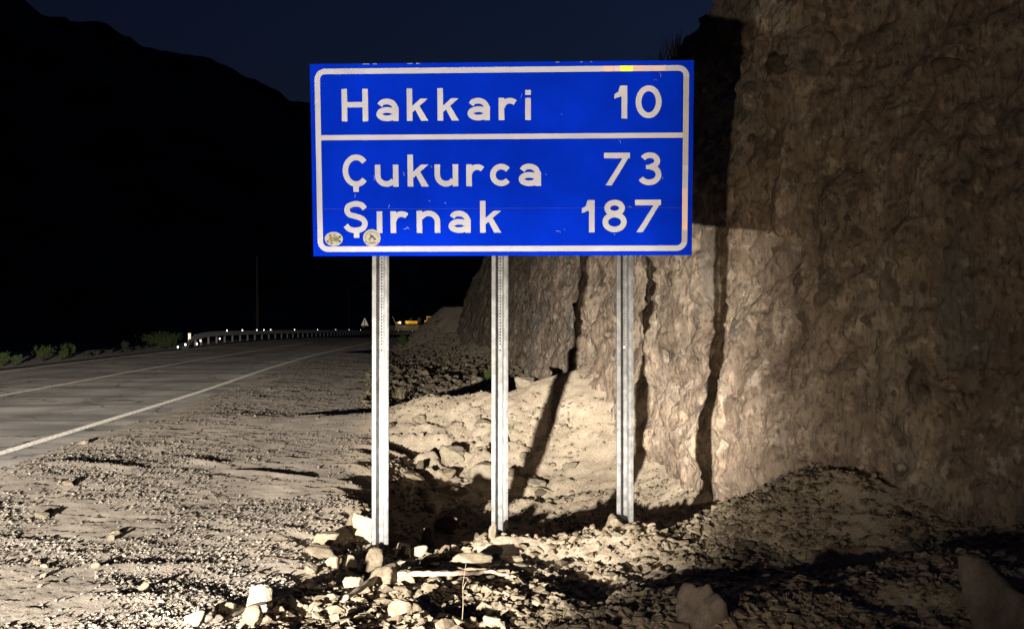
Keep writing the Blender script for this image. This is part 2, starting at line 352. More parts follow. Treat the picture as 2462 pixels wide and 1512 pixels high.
def mat_retro(name, col, gain, alpha_rough, var=.06, nsc=6):
    """retroreflective sheeting: diffuse film plus a lobe that sends light back where it came from"""
    m = bpy.data.materials.new(name); m.use_nodes = True; t = m.node_tree; t.nodes.clear(); g = N(t); v = obc(g)
    c = g.mix(g.ramp(g.noise(v, nsc, 3, .6), [(.35, 0.0), (.65, 1.0)]), tuple(x * (1 - var) for x in col), tuple(min(1, x * (1 + var)) for x in col))
    d = g.n('ShaderNodeBsdfDiffuse'); gl = g.n('ShaderNodeBsdfAnisotropic') if False else g.n('ShaderNodeBsdfGlossy')
    gl.inputs['Roughness'].default_value = alpha_rough
    geo = g.n('ShaderNodeNewGeometry'); t.links.new(geo.outputs['Incoming'], gl.inputs['Normal'])
    t.links.new(c, d.inputs['Color']); t.links.new(c, gl.inputs['Color'])
    mx = g.n('ShaderNodeMixShader'); mx.inputs[0].default_value = gain
    t.links.new(d.outputs[0], mx.inputs[1]); t.links.new(gl.outputs[0], mx.inputs[2])
    o = g.n('ShaderNodeOutputMaterial'); t.links.new(mx.outputs[0], o.inputs[0]); return m
def mat_leaf(name, c1, c2):
    m, t, b = newmat(name); g = N(t)
    isl = g.n('ShaderNodeNewGeometry').outputs['Random Per Island']
    c = g.mix(isl, c1, c2); t.links.new(c, b.inputs['Base Color']); b.inputs['Roughness'].default_value = .7
    return m
def mat_glow(name, col, s):
    m = bpy.data.materials.new(name); m.use_nodes = True; t = m.node_tree; t.nodes.clear(); g = N(t)
    e = g.n('ShaderNodeEmission'); e.inputs[0].default_value = (*col, 1); e.inputs[1].default_value = s
    o = g.n('ShaderNodeOutputMaterial'); t.links.new(e.outputs[0], o.inputs[0]); return m

def backscatter(m, amount, rough=.6, gain=1.0):
    """rough grains that face the lamp: a share of the surface sends light back towards its source"""
    t = m.node_tree; g = N(t); b = t.nodes['Principled BSDF']; o = [n for n in t.nodes if n.type == 'OUTPUT_MATERIAL'][0]
    gl = g.n('ShaderNodeBsdfGlossy'); gl.inputs['Roughness'].default_value = rough
    t.links.new(g.n('ShaderNodeNewGeometry').outputs['Incoming'], gl.inputs['Normal'])
    src = b.inputs['Base Color'].links[0].from_socket; t.links.new(src, gl.inputs['Color'])
    mx = g.n('ShaderNodeMixShader'); mx.inputs[0].default_value = amount
    t.links.new(b.outputs[0], mx.inputs[1]); t.links.new(gl.outputs[0], mx.inputs[2]); t.links.new(mx.outputs[0], o.inputs[0])
M = {}
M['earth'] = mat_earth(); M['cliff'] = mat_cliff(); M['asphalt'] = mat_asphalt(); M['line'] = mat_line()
backscatter(M['asphalt'], .6); backscatter(M['line'], .3); backscatter(M['earth'], .2); backscatter(M['cliff'], .1)
M['rock'] = mat_rock('beige limestone', ((.21, .16, .105), (.32, .26, .18), (.42, .355, .26)))
M['rock2'] = mat_rock('grey brown stone', ((.15, .12, .095), (.22, .18, .145), (.30, .255, .21)))
M['redrock'] = mat_rock('reddish stone', ((.16, .115, .085), (.21, .155, .12), (.26, .20, .155)))
M['palerock'] = mat_rock('pale chalky stone', ((.27, .225, .155), (.355, .305, .22), (.43, .38, .285)))
M['chips'] = mat_rock('broken stone chips', ((.20, .155, .105), (.33, .27, .19), (.50, .43, .32)))
M['gravel'] = mat_rock('shoulder gravel', ((.22, .19, .155), (.32, .28, .23), (.48, .43, .36)), 30)
M['blue'] = mat_retro('blue reflective film', (.001, .020, .43), .5, .46, .16, 1.6)
M['white'] = mat_retro('white reflective film', (.395, .405, .465), .5, .46, .09, 2.5)
M['sheen_pink'] = mat_retro('film with painted pink sheen', (.55, .43, .40), .5, .44)  # view-dependent sheen fixed as a film colour, here and in the next two
M['sheen_yellow'] = mat_retro('film with painted yellow sheen', (.75, .66, .05), .7, .42)
M['sheen_orange'] = mat_retro('film with painted orange sheen', (.62, .42, .32), .5, .44)
M['film_grey'] = mat_retro('dull film', (.36, .345, .33), .5, .46)
M['zinc'] = mat_plain('galvanised steel', (.165, .165, .16), .55, .0, .35, 14, .002)
M['zincd'] = mat_plain('weathered guardrail steel', (.33, .32, .30), .7, .0, .15, 3); backscatter(M['zincd'], .35)
M['bolt'] = mat_plain('bright bolt', (.85, .85, .85), .3, .4, .05)
M['stickbase'] = mat_plain('sticker paper', (.50, .47, .37), .6, 0, .06, 40)
M['ink'] = mat_plain('dark ink', (.05, .045, .06), .6)
M['inkred'] = mat_plain('red ink', (.45, .05, .05), .6)
M['inkolive'] = mat_plain('olive ink', (.20, .19, .08), .6)
M['inkgreen'] = mat_plain('green ink', (.28, .40, .18), .6)
M['inkpeach'] = mat_plain('peach ink', (.80, .45, .28), .6)
M['inkteal'] = mat_plain('teal ink', (.20, .45, .42), .6)
M['scratch'] = mat_plain('scratched film', (.30, .38, .62), .5, 0, .3, 80)
M['wood'] = mat_plain('weathered grey wood', (.42, .33, .25), .85, 0, .3, 30, .004)
M['pole'] = mat_plain('tarred pole wood', (.14, .10, .075), .9, 0, .3, 8)
M['stubs'] = mat_plain('white painted post foot', (.80, .78, .68), .6, 0, .05)
M['reflector'] = mat_retro('small reflector', (1, 1, 1), .4, .17)
M['retrow'] = mat_retro('white marker film', (.8, .78, .6), .4, .3)
M['signback'] = mat_plain('bare sign back', (.75, .72, .66), .5, .1, .05)
M['leaf'] = mat_leaf('roadside leaves', (.08, .13, .035), (.17, .23, .075))
M['leafgrey'] = mat_leaf('dusty leaves', (.10, .115, .07), (.17, .17, .11))
M['drygrass'] = mat_leaf('dry grass', (.30, .25, .14), (.50, .42, .27))
M['greengrass'] = mat_leaf('green grass', (.16, .22, .06), (.35, .42, .16))
M['twig'] = mat_plain('dark twig', (.06, .05, .04), .9)
M['mount'] = mat_plain('dark mountain slope', (.05, .05, .04), 1.0, 0, .3, .02)
M['yellow'] = mat_plain('yellow machine paint', (.72, .40, .03), .5, 0, .15, 2)
M['tyre'] = mat_plain('black rubber', (.02, .02, .02), .9)
M['glass'] = mat_plain('dark cab glass', (.03, .04, .04), .1)
M['lampglow'] = mat_glow('lit work lamp', (1, .86, .62), 14)
M['tin'] = mat_plain('crushed tin lid', (.35, .35, .34), .4, .6, .2, 60)
M['wire'] = mat_plain('bare wire', (.6, .6, .62), .4, .5)

# ------------------------------------------------------------------ ground
def terrain():
    ys = list(np.exp(np.arange(math.log(2.6), math.log(60), .0037))) + list(np.exp(np.arange(math.log(60.3), math.log(330), .012)))
    ys = np.array([-6, -3, -1, 0, .8, 1.5, 2.1] + ys)
    core = np.arange(-.60, .60001, .0021)
    us = np.concatenate([[-4, -2.6, -1.8, -1.3, -1.05, -.9, -.8, -.74, -.69, -.66, -.64, -.62], core, [.62, .64, .66, .7, .76, .85, 1.0, 1.3, 1.8, 2.6, 4]])
    Y, U = np.meshgrid(ys, us, indexing='ij')
    X = U * np.maximum(Y, 3.2)
    Z = H(X, Y)
    o = grid_mesh('ground', np.stack([X, Y, Z], -1), M['earth']); tag(o, kind='structure')
    a = o.data.attributes.new('spoil', 'FLOAT', 'POINT'); xb = ip(Y, XB)
    a.data.foreach_set('value', sst(-.7, .35, X - xb + .35 * fbm(X * 1.5, Y * 1.5, 3, 260)).reshape(-1).astype(np.float32))
terrain()
mesh('valley_floor', [(-3000, -300, -9), (3000, -300, -9), (3000, 4000, -9), (-3000, 4000, -9)], [(0, 1, 2, 3)], M['mount'])['kind'] = 'structure'

ys = np.concatenate([np.arange(-5, 60, .25), np.arange(60, 326, 1.0)])
def strip(name, fa, fb, dz, mat, n=2, y0=-5, y1=325, wob=0):
    yy = ys[(ys >= y0) & (ys <= y1)]; A = fa(yy); B = fb(yy); P = np.zeros((len(yy), n, 3))
    for k in range(n):
        f = k / (n - 1); P[:, k, 0] = A + (B - A) * f; P[:, k, 1] = yy; P[:, k, 2] = zroad(yy) + dz
    return grid_mesh(name, P, mat)
def road():
    yy = ys; fr = np.array([0, .01, .03, .1, .3, .5, .7, .9, .97, .99, 1]); P = np.zeros((len(yy), len(fr), 3))
    a = xl(yy) - .75; b = xr(yy) + .62 + .10 * vn(yy * 1.2, yy * 0, 5)
    for k, f in enumerate(fr):
        P[:, k, 0] = a + (b - a) * f; P[:, k, 1] = yy; P[:, k, 2] = zroad(yy) - (.07 if f in (0, 1) else .008 if f in (.01, .99) else 0)
    o = grid_mesh('road', P, M['asphalt']); tag(o, kind='structure')
    for name, fn, w in (('edge_line', lambda y: xr(y), .15), ('edge_line', lambda y: xl(y), .125)):
        o = strip(name, lambda y: fn(y) - w / 2, lambda y: fn(y) + w / 2, .004, M['line']); tag(o, kind='structure')
    mid = lambda y: (xr(y) + xl(y)) / 2
    o = strip('centre_line', lambda y: mid(y) - .06, lambda y: mid(y) + .06, .004, M['line'], y1=66); tag(o, kind='structure')
road()

# ------------------------------------------------------------------ rock cut beside the road
def cliff_frame():
    p = np.array(CLIFF, float); seg = np.hypot(*np.diff(p, axis=0).T); s = np.concatenate([[0], np.cumsum(seg)])
    ss = []
    t = 0
    while t < s[-1]:
        ss.append(t); yv = np.interp(t, s, p[:, 1]); t += np.clip(.0040 * max(abs(yv), 5), .018, .25)
    ss = np.array(ss)
    def sm(v):
        d = np.linspace(0, s[-1], 1600); w = np.interp(d, s, v); k = np.hanning(47); k /= k.sum()
        w = np.convolve(np.pad(w, 23, 'edge'), k, 'valid'); return np.interp(ss, d, w)
    X = sm(p[:, 0]); Y = sm(p[:, 1])
    tx = np.gradient(X, ss); ty = np.gradient(Y, ss); L = np.hypot(tx, ty); tx /= L; ty /= L
    return ss, X, Y, ty, -tx     # away-from-road normal (to the right of the direction of travel)
SS, CXs, CYs, NX, NY = cliff_frame()
def cliff_pt(i, z):
    """i index arrays, z heights -> displaced points"""
    s = SS[i]; y = CYs[i]; zt = np.where(s < 1e9, ip(y, [(-4, 9), (6, 8), (9, 7.2), (12.5, 6.3), (15, 5.6), (20, 5.4), (28, 5.4), (35, 4.8), (43, 4.6), (50, 4.3), (60, 4)]), 0)
    lean2 = ip(y, [(0, .22), (9, .25), (12, .35), (30, .38), (50, .55)])
    zc = np.minimum(z, zt); over = np.maximum(z - zt, 0)
    off = ip(y, [(30, .10), (42, .18), (47, .42), (52, .62), (60, .7)]) * np.clip(zc, -1, 3) + lean2 * np.clip(zc - 3, 0, 20) + over * 9
    far = sst(24, 12, y)
    n = .15 * fbm(s * .45, z * .4, 2, 100) + .05 * fbm(s * 1.9, z * 1.5, 3, 110) + .040 * fbm(s * 6, z * 2.2, 3, 120)
    n = n + sst(9.5, 12.5, y) * (.07 * fbm(s * 4.5, z * .5, 3, 130) + .045 * fbm(s * 11, z * .9, 2, 137))
    n = n - .16 * lobes(s * 1.5, z * 1.3, .30, 140) - .12 * lobes(s * 3.3, z * 3.0, .55, 150) - .035 * lobes(s * 7, z * 6.4, .5, 160)
    n = n + .10 * lobes(s * 1.7 + 9, z * 1.5, .25, 170) - .035 * lobes(s * 5.2 + 3, z * 4.6, .4, 171) + .05 * lobes(s * 3.4 + 5, z * 2.4, .3, 172)
    n = n - .05 * np.abs(vn(s * 1.7, z * 1.5 + s * .4, 173)) - .05 * np.abs(vn(s * 4.1 - z, z * 3.3, 174)) - .03 * np.abs(vn(s * 9.5, z * 7, 175))
    n = n * (.75 + .25 * far) + .02 * fbm(s * 18, z * 14, 2, 180)
    off = off + n * sst(-1.2, .2, z)
    zo = zc + over * .9
    return np.stack([CXs[i] + NX[i] * off, CYs[i] + NY[i] * off, zo + .03 * fbm(s * 5, z * 5, 2, 190)], -1)
def cliff():
    zs = np.concatenate([np.arange(-1.2, 7.0, .023), np.arange(7.0, 9.6, .05), [10, 10.6, 11.5, 13]])
    I, Z = np.meshgrid(np.arange(len(SS)), zs, indexing='ij')
    P = cliff_pt(I, Z)
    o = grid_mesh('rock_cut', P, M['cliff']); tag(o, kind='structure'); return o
CLIFFO = cliff()

# ------------------------------------------------------------------ stones
def ico(sub):
    bm = bmesh.new(); bmesh.ops.create_icosphere(bm, subdivisions=sub, radius=1)
    v = np.array([x.co for x in bm.verts]); f = [[a.index for a in q.verts] for q in bm.faces]; bm.free(); return v, f
IV, IF = ico(4)
def rock_mesh(seed, mat, cuts=11, rough=.06, round_=44):
    r = np.random.RandomState(seed)
    n = r.normal(size=(cuts, 3)); n /= np.linalg.norm(n, axis=1)[:, None]; d = r.uniform(.55, 1.0, cuts)
    n = np.vstack([n, np.eye(3), -np.eye(3)]); d = np.concatenate([d, np.full(6, 1.15)])
    dots = IV @ n.T; q = np.clip(dots, 1e-3, None) / d
    rad = 1 / ((q ** round_).sum(1) ** (1 / round_))
    for k, (sc, a) in enumerate(((2.2, rough), (5, rough * .6), (11, rough * .35))):
        rad = rad * (1 + a * (vn(IV[:, 0] * sc + seed, IV[:, 1] * sc + IV[:, 2] * sc * .7, k) + vn(IV[:, 2] * sc - seed, IV[:, 0] * sc * .6 - IV[:, 1] * sc, k + 9)))
    P = IV * rad[:, None]; P[:, 2] = np.where(P[:, 2] < 0, P[:, 2] * .8, P[:, 2])
    P -= (P.max(0) + P.min(0)) / 2; P /= (P.max(0) - P.min(0))      # unit box
    me = bpy.data.meshes.new('rock'); me.from_pydata(P.tolist(), [], IF); me.polygons.foreach_set('use_smooth', [True] * len(IF)); me.update()
    me.materials.append(mat); return me
RM = {k: [rock_mesh(100 + i * 7 + j * 71, M[k], 8 + i) for i in range(6)] for j, k in enumerate(('rock', 'rock2', 'palerock', 'redrock'))}
LUMP = {k: [rock_mesh(500 + i * 7 + j * 31, M[k], 17, .085, 22) for i in range(4)] for j, k in enumerate(('rock2', 'redrock', 'palerock', 'rock'))}
SLAB = [rock_mesh(900 + i, M['rock'], 14, .06, 50) for i in range(3)]
ROCKPOS = []; LANDMARK = []; LOOSE = []
SHORT = ['ridged beige boulder', 'pale upright block', 'upper cream slab', 'lower beige slab', 'pointed beige stone', 'notched pale stone', 'wide angular rock', 'egg shaped tan stone', 'square cut block', 'upright cream stone', 'tilted stone in the pit', 'round pale boulder', 'squared cream block', 'thin flat stone', 'cube shaped stone', 'long flat stone', 'pitted foreground rock', 'wedge shaped stone', 'blunt stone', 'sloping beige rock', 'square pale block', 'long tapered slab', 'slanting slab', 'triangular tan stone', 'small pale stone at the middle post', 'bright cream boulder', 'grey white stone', 'pale pointed slab', 'thin light slab', 'dark shaded boulder', 'grey lilac stone', 'small pale wedge', 'big reddish brown boulder', 'bottom right corner boulder', 'flat cream stone on the gravel', 'small cream stone on the gravel', 'tiny pale gravel stone', 'white pebble sized stone', 'small pale stone below the shadow line', 'beige stone on the bottom gravel', 'small stone by the edge line', 'brownish stone', 'dull stone in the pit', 'pale lump behind the middle post']
def rock(x, y, z, w, dp, h, me, rz=None, tilt=(0, 0), sink=.25, name='rock'):
    o = bpy.data.objects.new(name, me); COL.objects.link(o)
    o.location = (x, y, z + h * (.5 - sink)); o.scale = (w, dp, h)
    o.rotation_euler = (tilt[0], tilt[1], random.uniform(-.5, .5) if rz is None else rz)
    ROCKPOS.append((x, y, max(w, dp) / 2)); return o
def hero(px, py, wpx, hpx, label, mat='rock', k=0, depth=.8, slab=False, rz=None, tilt=(0, 0), sink=.25, cat='rock', lift=0, back=0):
    x, y, z = ground_at(px, py); x *= (y + back) / y; y += back; z = float(H(np.array([x]), np.array([y]))[0]); w = wpx * y / F; lift = lift + (.02 if slab else 0); h = hpx * y / F / (1 - sink) * 1.1; w *= 1.08
    me = SLAB[k % 3] if slab else (LUMP[mat[5:]][k % 4] if mat.startswith('lump_') else RM[mat][k % 6])
    o = rock(x, y + w * depth * .4, z + lift, w, w * depth, h, me, rz, tilt, sink); LANDMARK.append((px, py - hpx / 2, SHORT[len(LANDMARK)])); return tag(o, label, cat)
hero(853, 1286, 76, 56, 'large beige boulder with a ridged top just left of the left sign post', k=1, tilt=(0, .15))
hero(872, 1338, 56, 66, 'smooth pale upright block leaning against the foot of the left sign post', 'palerock', 2, .5, back=.45)
hero(778, 1316, 62, 24, 'flat cream slab left of the pale block, upper one of two', slab=True, rz=.3, k=0)
hero(764, 1345, 66, 28, 'beige slab left of the pale block, lower one of two', k=3, rz=.2)
hero(797, 1372, 42, 34, 'pointed beige stone below the two slabs left of the left post', k=4, tilt=(.2, .2))
hero(834, 1374, 48, 34, 'pale stone with a notch below the ridged boulder', 'palerock', 5)
hero(888, 1382, 62, 52, 'wide angular rock directly in front of the left sign post foot', k=0, tilt=(.1, -.2))
hero(969, 1347, 32, 38, 'egg shaped tan stone just right of the left post foot', k=5, depth=.9)
hero(1006, 1345, 46, 30, 'small square cut pale block right of the egg shaped stone', 'palerock', 0, .7)
hero(1026, 1318, 34, 46, 'upright cream stone poking up out of the dark pit', 'palerock', 3, .6, sink=.2)
hero(1070, 1284, 48, 46, 'tilted tan flat stone standing inside the dark pit', 'rock', 2, .3, tilt=(0, .5), sink=.1)
hero(1087, 1121, 58, 40, 'round pale boulder lying behind the pit between left and middle posts', 'palerock', 1)
hero(1150, 1155, 68, 38, 'squared cream block touching the middle post on its left', 'palerock', 4, .8, rz=.1)
hero(1078, 1151, 46, 18, 'thin flat stone below the round pale boulder', slab=True, k=1)
hero(1004, 1134, 22, 24, 'small cube shaped stone left of the round pale boulder', k=2)
hero(1080, 1198, 88, 18, 'long flat stone on the rear lip of the dark pit', slab=True, k=2, depth=.5, rz=0)
hero(916, 1423, 86, 48, 'largest pitted rock in the foreground under the left sign post', k=2, rz=.2, tilt=(0, -.12))
hero(973, 1412, 46, 36, 'wedge shaped stone right of the pitted foreground rock', k=3, tilt=(0, -.3))
hero(847, 1421, 50, 30, 'blunt stone left of the pitted foreground rock', k=5)
hero(969, 1490, 70, 42, 'sloping beige rock below the long pale branch', k=4, tilt=(0, .25))
hero(1184, 1516, 46, 30, 'square pale block at the bottom edge under the middle post', 'palerock', 2)
hero(1130, 1390, 100, 32, 'long pale tapered slab above the right end of the branch', slab=True, k=0, depth=.6, rz=-.12, tilt=(.5, .14), lift=.03)
hero(1032, 1374, 52, 28, 'slanting slab pointing up to the right above the branch', slab=True, k=1, depth=.5, rz=.4, tilt=(0, -.35))
hero(1478, 1272, 44, 30, 'triangular tan stone at the foot of the right sign post', k=1, depth=.8)
hero(1184, 1294, 20, 32, 'small pale stone against the left side of the middle post foot', 'palerock', 5)
hero(614, 1470, 68, 58, 'bright cream boulder standing alone on the edge of the gravel', 'palerock', 3, rz=.1)
hero(462, 1507, 48, 32, 'grey white stone at the bottom edge left of the cream boulder', 'palerock', 0)
hero(592, 1516, 62, 44, 'pale pointed slab at the bottom edge beneath the cream boulder', k=0, tilt=(0, -.45))
hero(528, 1480, 62, 20, 'thin light slab lying left of the cream boulder', slab=True, k=2)
hero(492, 1496, 50, 30, 'dark shaded boulder under the thin light slab', 'rock2', 4)
hero(519, 1499, 30, 18, 'small grey lilac stone beside the dark shaded boulder', 'rock2', 2)
hero(740, 1380, 36, 22, 'small pale wedge on the bank left of the pointed beige stone', k=1)
hero(1698, 1520, 130, 96, 'big dim reddish brown boulder at the bottom bottom right of the sign', 'lump_rock2', 1, .8, sink=.5)
hero(2440, 1560, 190, 190, 'pale pinkish grey boulder in the bottom right corner', 'lump_rock2', 2, .7, sink=.35)
hero(96, 1248, 34, 14, 'flat cream stone lying alone on the gravel near the left edge', 'palerock', 1, .6)
hero(264, 1300, 18, 14, 'small cream stone on the open gravel right of the flat one', 'palerock', 4)
hero(228, 1366, 22, 11, 'tiny pale stone pair member on the lower left gravel', 'palerock', 5)
hero(101, 1391, 16, 12, 'white pebble sized stone low on the left gravel', 'palerock', 0)
hero(160, 1168, 24, 11, 'small pale stone below the long shadow line on the gravel', 'rock', 3)
hero(340, 1420, 26, 15, 'beige stone midway along the bottom gravel', 'rock', 0)
hero(200, 1068, 17, 7, 'small stone close to the white edge line', 'rock', 4)
hero(1232, 1150, 30, 18, 'brownish stone just right of the middle post behind the pit', 'rock', 3)
hero(1030, 1232, 30, 16, 'dull stone on the rear wall of the pit', 'rock2', 1)
hero(1262, 930, 46, 22, 'pale lump of rock on the rim right behind the middle post', 'palerock', 1)

def zone_pts(n, box_, seed, power=2.0, cond=None):
    r = np.random.RandomState(seed); x0, x1, y0, y1 = box_; out = []
    u = r.uniform(0, 1, n * 3)
    if power == 2: y = 1 / (1 / y0 + u * (1 / y1 - 1 / y0))
    else: y = np.exp(math.log(y0) + u * math.log(y1 / y0))
    x = r.uniform(0, 1, n * 3)
    X = (x0 + (x1 - x0) * x) * y if x1 <= 1.2 and x0 >= -1.2 else x0 + (x1 - x0) * x
    return X, y
def inrub(X, Y, m=0): return (X > ip(Y, XB) + m) & (X < xc(Y) - .1)
def scatter_rocks(n, box_, seed, size, cond, label, group, mats, hr=(.45, .8)):
    X, Y = zone_pts(n * 3, box_, seed, 1); k = cond(X, Y); X, Y = X[k], Y[k]; Z = H(X, Y); c = 0
    r = np.random.RandomState(seed + 1)
    for x, y, z in zip(X, Y, Z):
        if c >= n: break
        w = size[0] * (size[1] / size[0]) ** (r.uniform() ** 1.8)
        if any((x - a) ** 2 + (y - b) ** 2 < (q + w * .5) ** 2 for a, b, q in ROCKPOS[-60:] + ROCKPOS[:44]): continue
        o = rock(x, y, z, w, w * r.uniform(.55, 1), w * r.uniform(*hr), RM[mats[r.randint(len(mats))]][r.randint(6)], r.uniform(0, 6.28), (r.uniform(-.3, .3), r.uniform(-.3, .3)), .38)
        tag(o, label, 'rock', group); LOOSE.append(o); c += 1
scatter_rocks(70, (-.42, .12, 4.6, 7.9), 21, (.05, .15), lambda X, Y: inrub(X, Y, .05) & (X < .6), 'loose angular beige stone in the rubble bank in front of the sign posts', 'loose stones in the rubble bank before the sign', ('rock', 'rock', 'palerock'))
scatter_rocks(44, (-.14, .10, 11.9, 15.0), 22, (.08, .30), lambda X, Y: inrub(X, Y, .05) & (X < .9), 'loose stone on the rubble slope behind the pit', 'loose stones behind the pit', ('rock', 'palerock'))
scatter_rocks(90, (-.14, .02, 18, 44), 23, (.10, .42), lambda X, Y: inrub(X, Y, .1), 'loose rock on the rubble field at the foot of the far cliff', 'rocks strewn along the foot of the far cliff', ('rock', 'palerock', 'rock'))
scatter_rocks(26, (-.5, -.15, 5, 30), 24, (.04, .09), lambda X, Y: (X > xr(Y) + 1.2) & (X < ip(Y, XB)), 'small stone lying alone on the gravel shoulder', 'small stones on the gravel shoulder', ('rock', 'palerock'))
scatter_rocks(36, (.08, .5, 4.7, 8.6), 25, (.05, .16), lambda X, Y: inrub(X, Y, .3) & (X > .6), 'dim brownish stone on the dark mounds right of the sign', 'stones on the dark mounds', ('rock', 'redrock', 'rock'))
scatter_rocks(22, (-.13, -.06, 40, 54), 26, (.15, .4), lambda X, Y: (xc(Y) - X < 2.6) & (xc(Y) - X > .3), 'stone on the talus slope at the far end of the cliff', 'stones on the far talus slope', ('rock', 'rock2'))

def single_out():
    """each loose stone is described by the landmark it lies closest to"""
    LM = LANDMARK + [(916, 1330, 'left sign post foot'), (1198, 1285, 'middle sign post foot'), (1500, 1262, 'right sign post foot'), (970, 820, 'solitary shrub by the talus'),
                     (1174, 900, 'green shrub in the hollow'), (960, 945, 'dry grass tuft on the berm'), (1980, 1060, 'peak of the right mound'), (1090, 840, 'foot of the far talus'), (1050, 1400, 'long pale branch')]
    c, s_ = math.cos(PITCH), math.sin(PITCH); E = []
    for o in LOOSE:
        x, y, z = o.location; z -= EYE; d = y * c + z * s_; px = CX + F * x / d; py = 756 - F * (-y * s_ + z * c) / d
        k = min(LM, key=lambda q: math.hypot(q[0] - px, (q[1] - py) * 1.3)); dx, dy = px - k[0], py - k[1]
        side = ('right of' if dx > 0 else 'left of') if abs(dx) > abs(dy) else ('in front of' if dy > 0 else 'behind')
        wpx = o.scale[0] * F / y; size = 'small' if wpx < 18 else 'middling' if wpx < 34 else 'large'
        E.append((k[2], side, math.hypot(dx, dy), size, o))
    ORD = ['nearest', 'second nearest', 'third nearest', 'fourth nearest', 'fifth nearest', 'sixth nearest', 'seventh nearest', 'eighth nearest', 'ninth nearest', 'tenth nearest', 'eleventh nearest', 'twelfth nearest']
    E.sort(key=lambda e: (e[0], e[1], e[3], e[2])); prev = None; n = 0
    for nm, side, _, size, o in E:
        n = n + 1 if (nm, side, size) == prev else 0; prev = (nm, side, size)
        if n < len(ORD): o['label'] = '%s stone %s the %s, %s' % (size, side, nm, ORD[n])
single_out()

def hull_templates(n, seed, flat=.55):
    r = np.random.RandomState(seed); out = []
    for i in range(n):
        bm = bmesh.new()
        for p in r.normal(size=(9, 3)):
            p = p / np.linalg.norm(p) * r.uniform(.8, 1.0); bm.verts.new((p[0], p[1] * .8, p[2] * flat))
        res = bmesh.ops.convex_hull(bm, input=list(bm.verts))
        bmesh.ops.delete(bm, geom=[e for e in res['geom_interior'] if isinstance(e, bmesh.types.BMVert)], context='VERTS')
        bm.verts.index_update(); bmesh.ops.triangulate(bm, faces=bm.faces[:])
        out.append((np.array([v.co for v in bm.verts]), np.array([[v.index for v in f.verts] for f in bm.faces]))); bm.free()
    return out
HT = hull_templates(14, 5)
def pebbles(name, X, Y, size, mat, label, cat, seed, sink=.2, aniso=1.0):
    r = np.random.RandomState(seed); Z = H(X, Y); n = len(X); VV = []; FF = []; base = 0; which = r.randint(len(HT), size=n)
    for k, (v, f) in enumerate(HT):
        i = np.nonzero(which == k)[0]
        if not len(i): continue
        a = r.uniform(0, 2 * math.pi, len(i)); b = r.normal(0, .35, len(i)); s = size[i]
        v0 = v[None] * s[:, None, None]
        y1 = v0[..., 1] * np.cos(b)[:, None] - v0[..., 2] * np.sin(b)[:, None]; z1 = v0[..., 1] * np.sin(b)[:, None] + v0[..., 2] * np.cos(b)[:, None]
        x2 = v0[..., 0] * np.cos(a)[:, None] - y1 * np.sin(a)[:, None]; y2 = v0[..., 0] * np.sin(a)[:, None] + y1 * np.cos(a)[:, None]
        P = np.stack([x2 + X[i][:, None], y2 + Y[i][:, None], z1 + (Z[i] + s * (.5 - sink))[:, None]], -1)
        VV.append(P.reshape(-1, 3)); FF.append((f[None] + (np.arange(len(i)) * len(v))[:, None, None] + base).reshape(-1, 3)); base += len(i) * len(v)
    V = np.concatenate(VV); Fa = np.concatenate(FF); me = bpy.data.meshes.new(name)
    me.vertices.add(len(V)); me.vertices.foreach_set('co', V.reshape(-1).astype(np.float32))
    me.loops.add(Fa.size); me.loops.foreach_set('vertex_index', Fa.reshape(-1).astype(np.int32))
    me.polygons.add(len(Fa)); me.polygons.foreach_set('loop_start', np.arange(0, Fa.size, 3, dtype=np.int32))
    me.update(calc_edges=True); me.polygons.foreach_set('use_smooth', np.zeros(len(Fa), bool))
    o = link(name, me, mat); tag(o, label, cat, None, 'stuff'); return o
def psizes(n, a, b, seed, p=2.5):
    r = np.random.RandomState(seed); return a * (b / a) ** (r.uniform(size=n) ** p)
# fine gravel of the shoulder
X, Y = zone_pts(70000, (-.56, .05, 4.2, 40), 31, 1); X = X
clump = fbm(X * .9, Y * .9, 3, 200) + .5 * fbm(X * 3, Y * 3, 2, 210)
nearb = np.exp(-np.abs(ip(Y, XB) - X) / .5); nearr = np.exp(-np.abs(X - xr(Y) - 1.1) / .6)
k = (X > xr(Y) + .35) & (X < ip(Y, XB) + .2) & (RS.uniform(size=len(X)) < np.clip(.12 + .75 * clump + .75 * nearb + .3 * nearr, .03, 1) * np.where(Y > 12, .5, 1))
X, Y = X[k], Y[k]; pebbles('gravel', X, Y, psizes(len(X), .004, .020, 32) * (1 + .015 * Y), M['gravel'], 'fine grey beige gravel spread over the road shoulder', 'gravel', 33)
# rubble
X, Y = zone_pts(72000, (-.4, .52, 4.3, 20), 34, 1); k = inrub(X, Y, -.1) & (RS.uniform(size=len(X)) < np.clip(.55 + .5 * fbm(X * 1.4, Y * 1.4, 2, 220) - .2 * sst(11.8, 12.8, Y), .05, 1))
X, Y = X[k], Y[k]; pebbles('rubble', X, Y, psizes(len(X), .006, .05, 35), M['chips'], 'small broken stones and chips covering the rubble bank', 'rubble', 36)
X, Y = zone_pts(5000, (-.16, .06, 17.5, 50), 37, 1); k = inrub(X, Y, -.4)
X, Y = X[k], Y[k]; pebbles('rubble', X, Y, psizes(len(X), .02, .14, 38), M['rock'], 'broken stones over the field at the foot of the far cliff', 'rubble', 39)

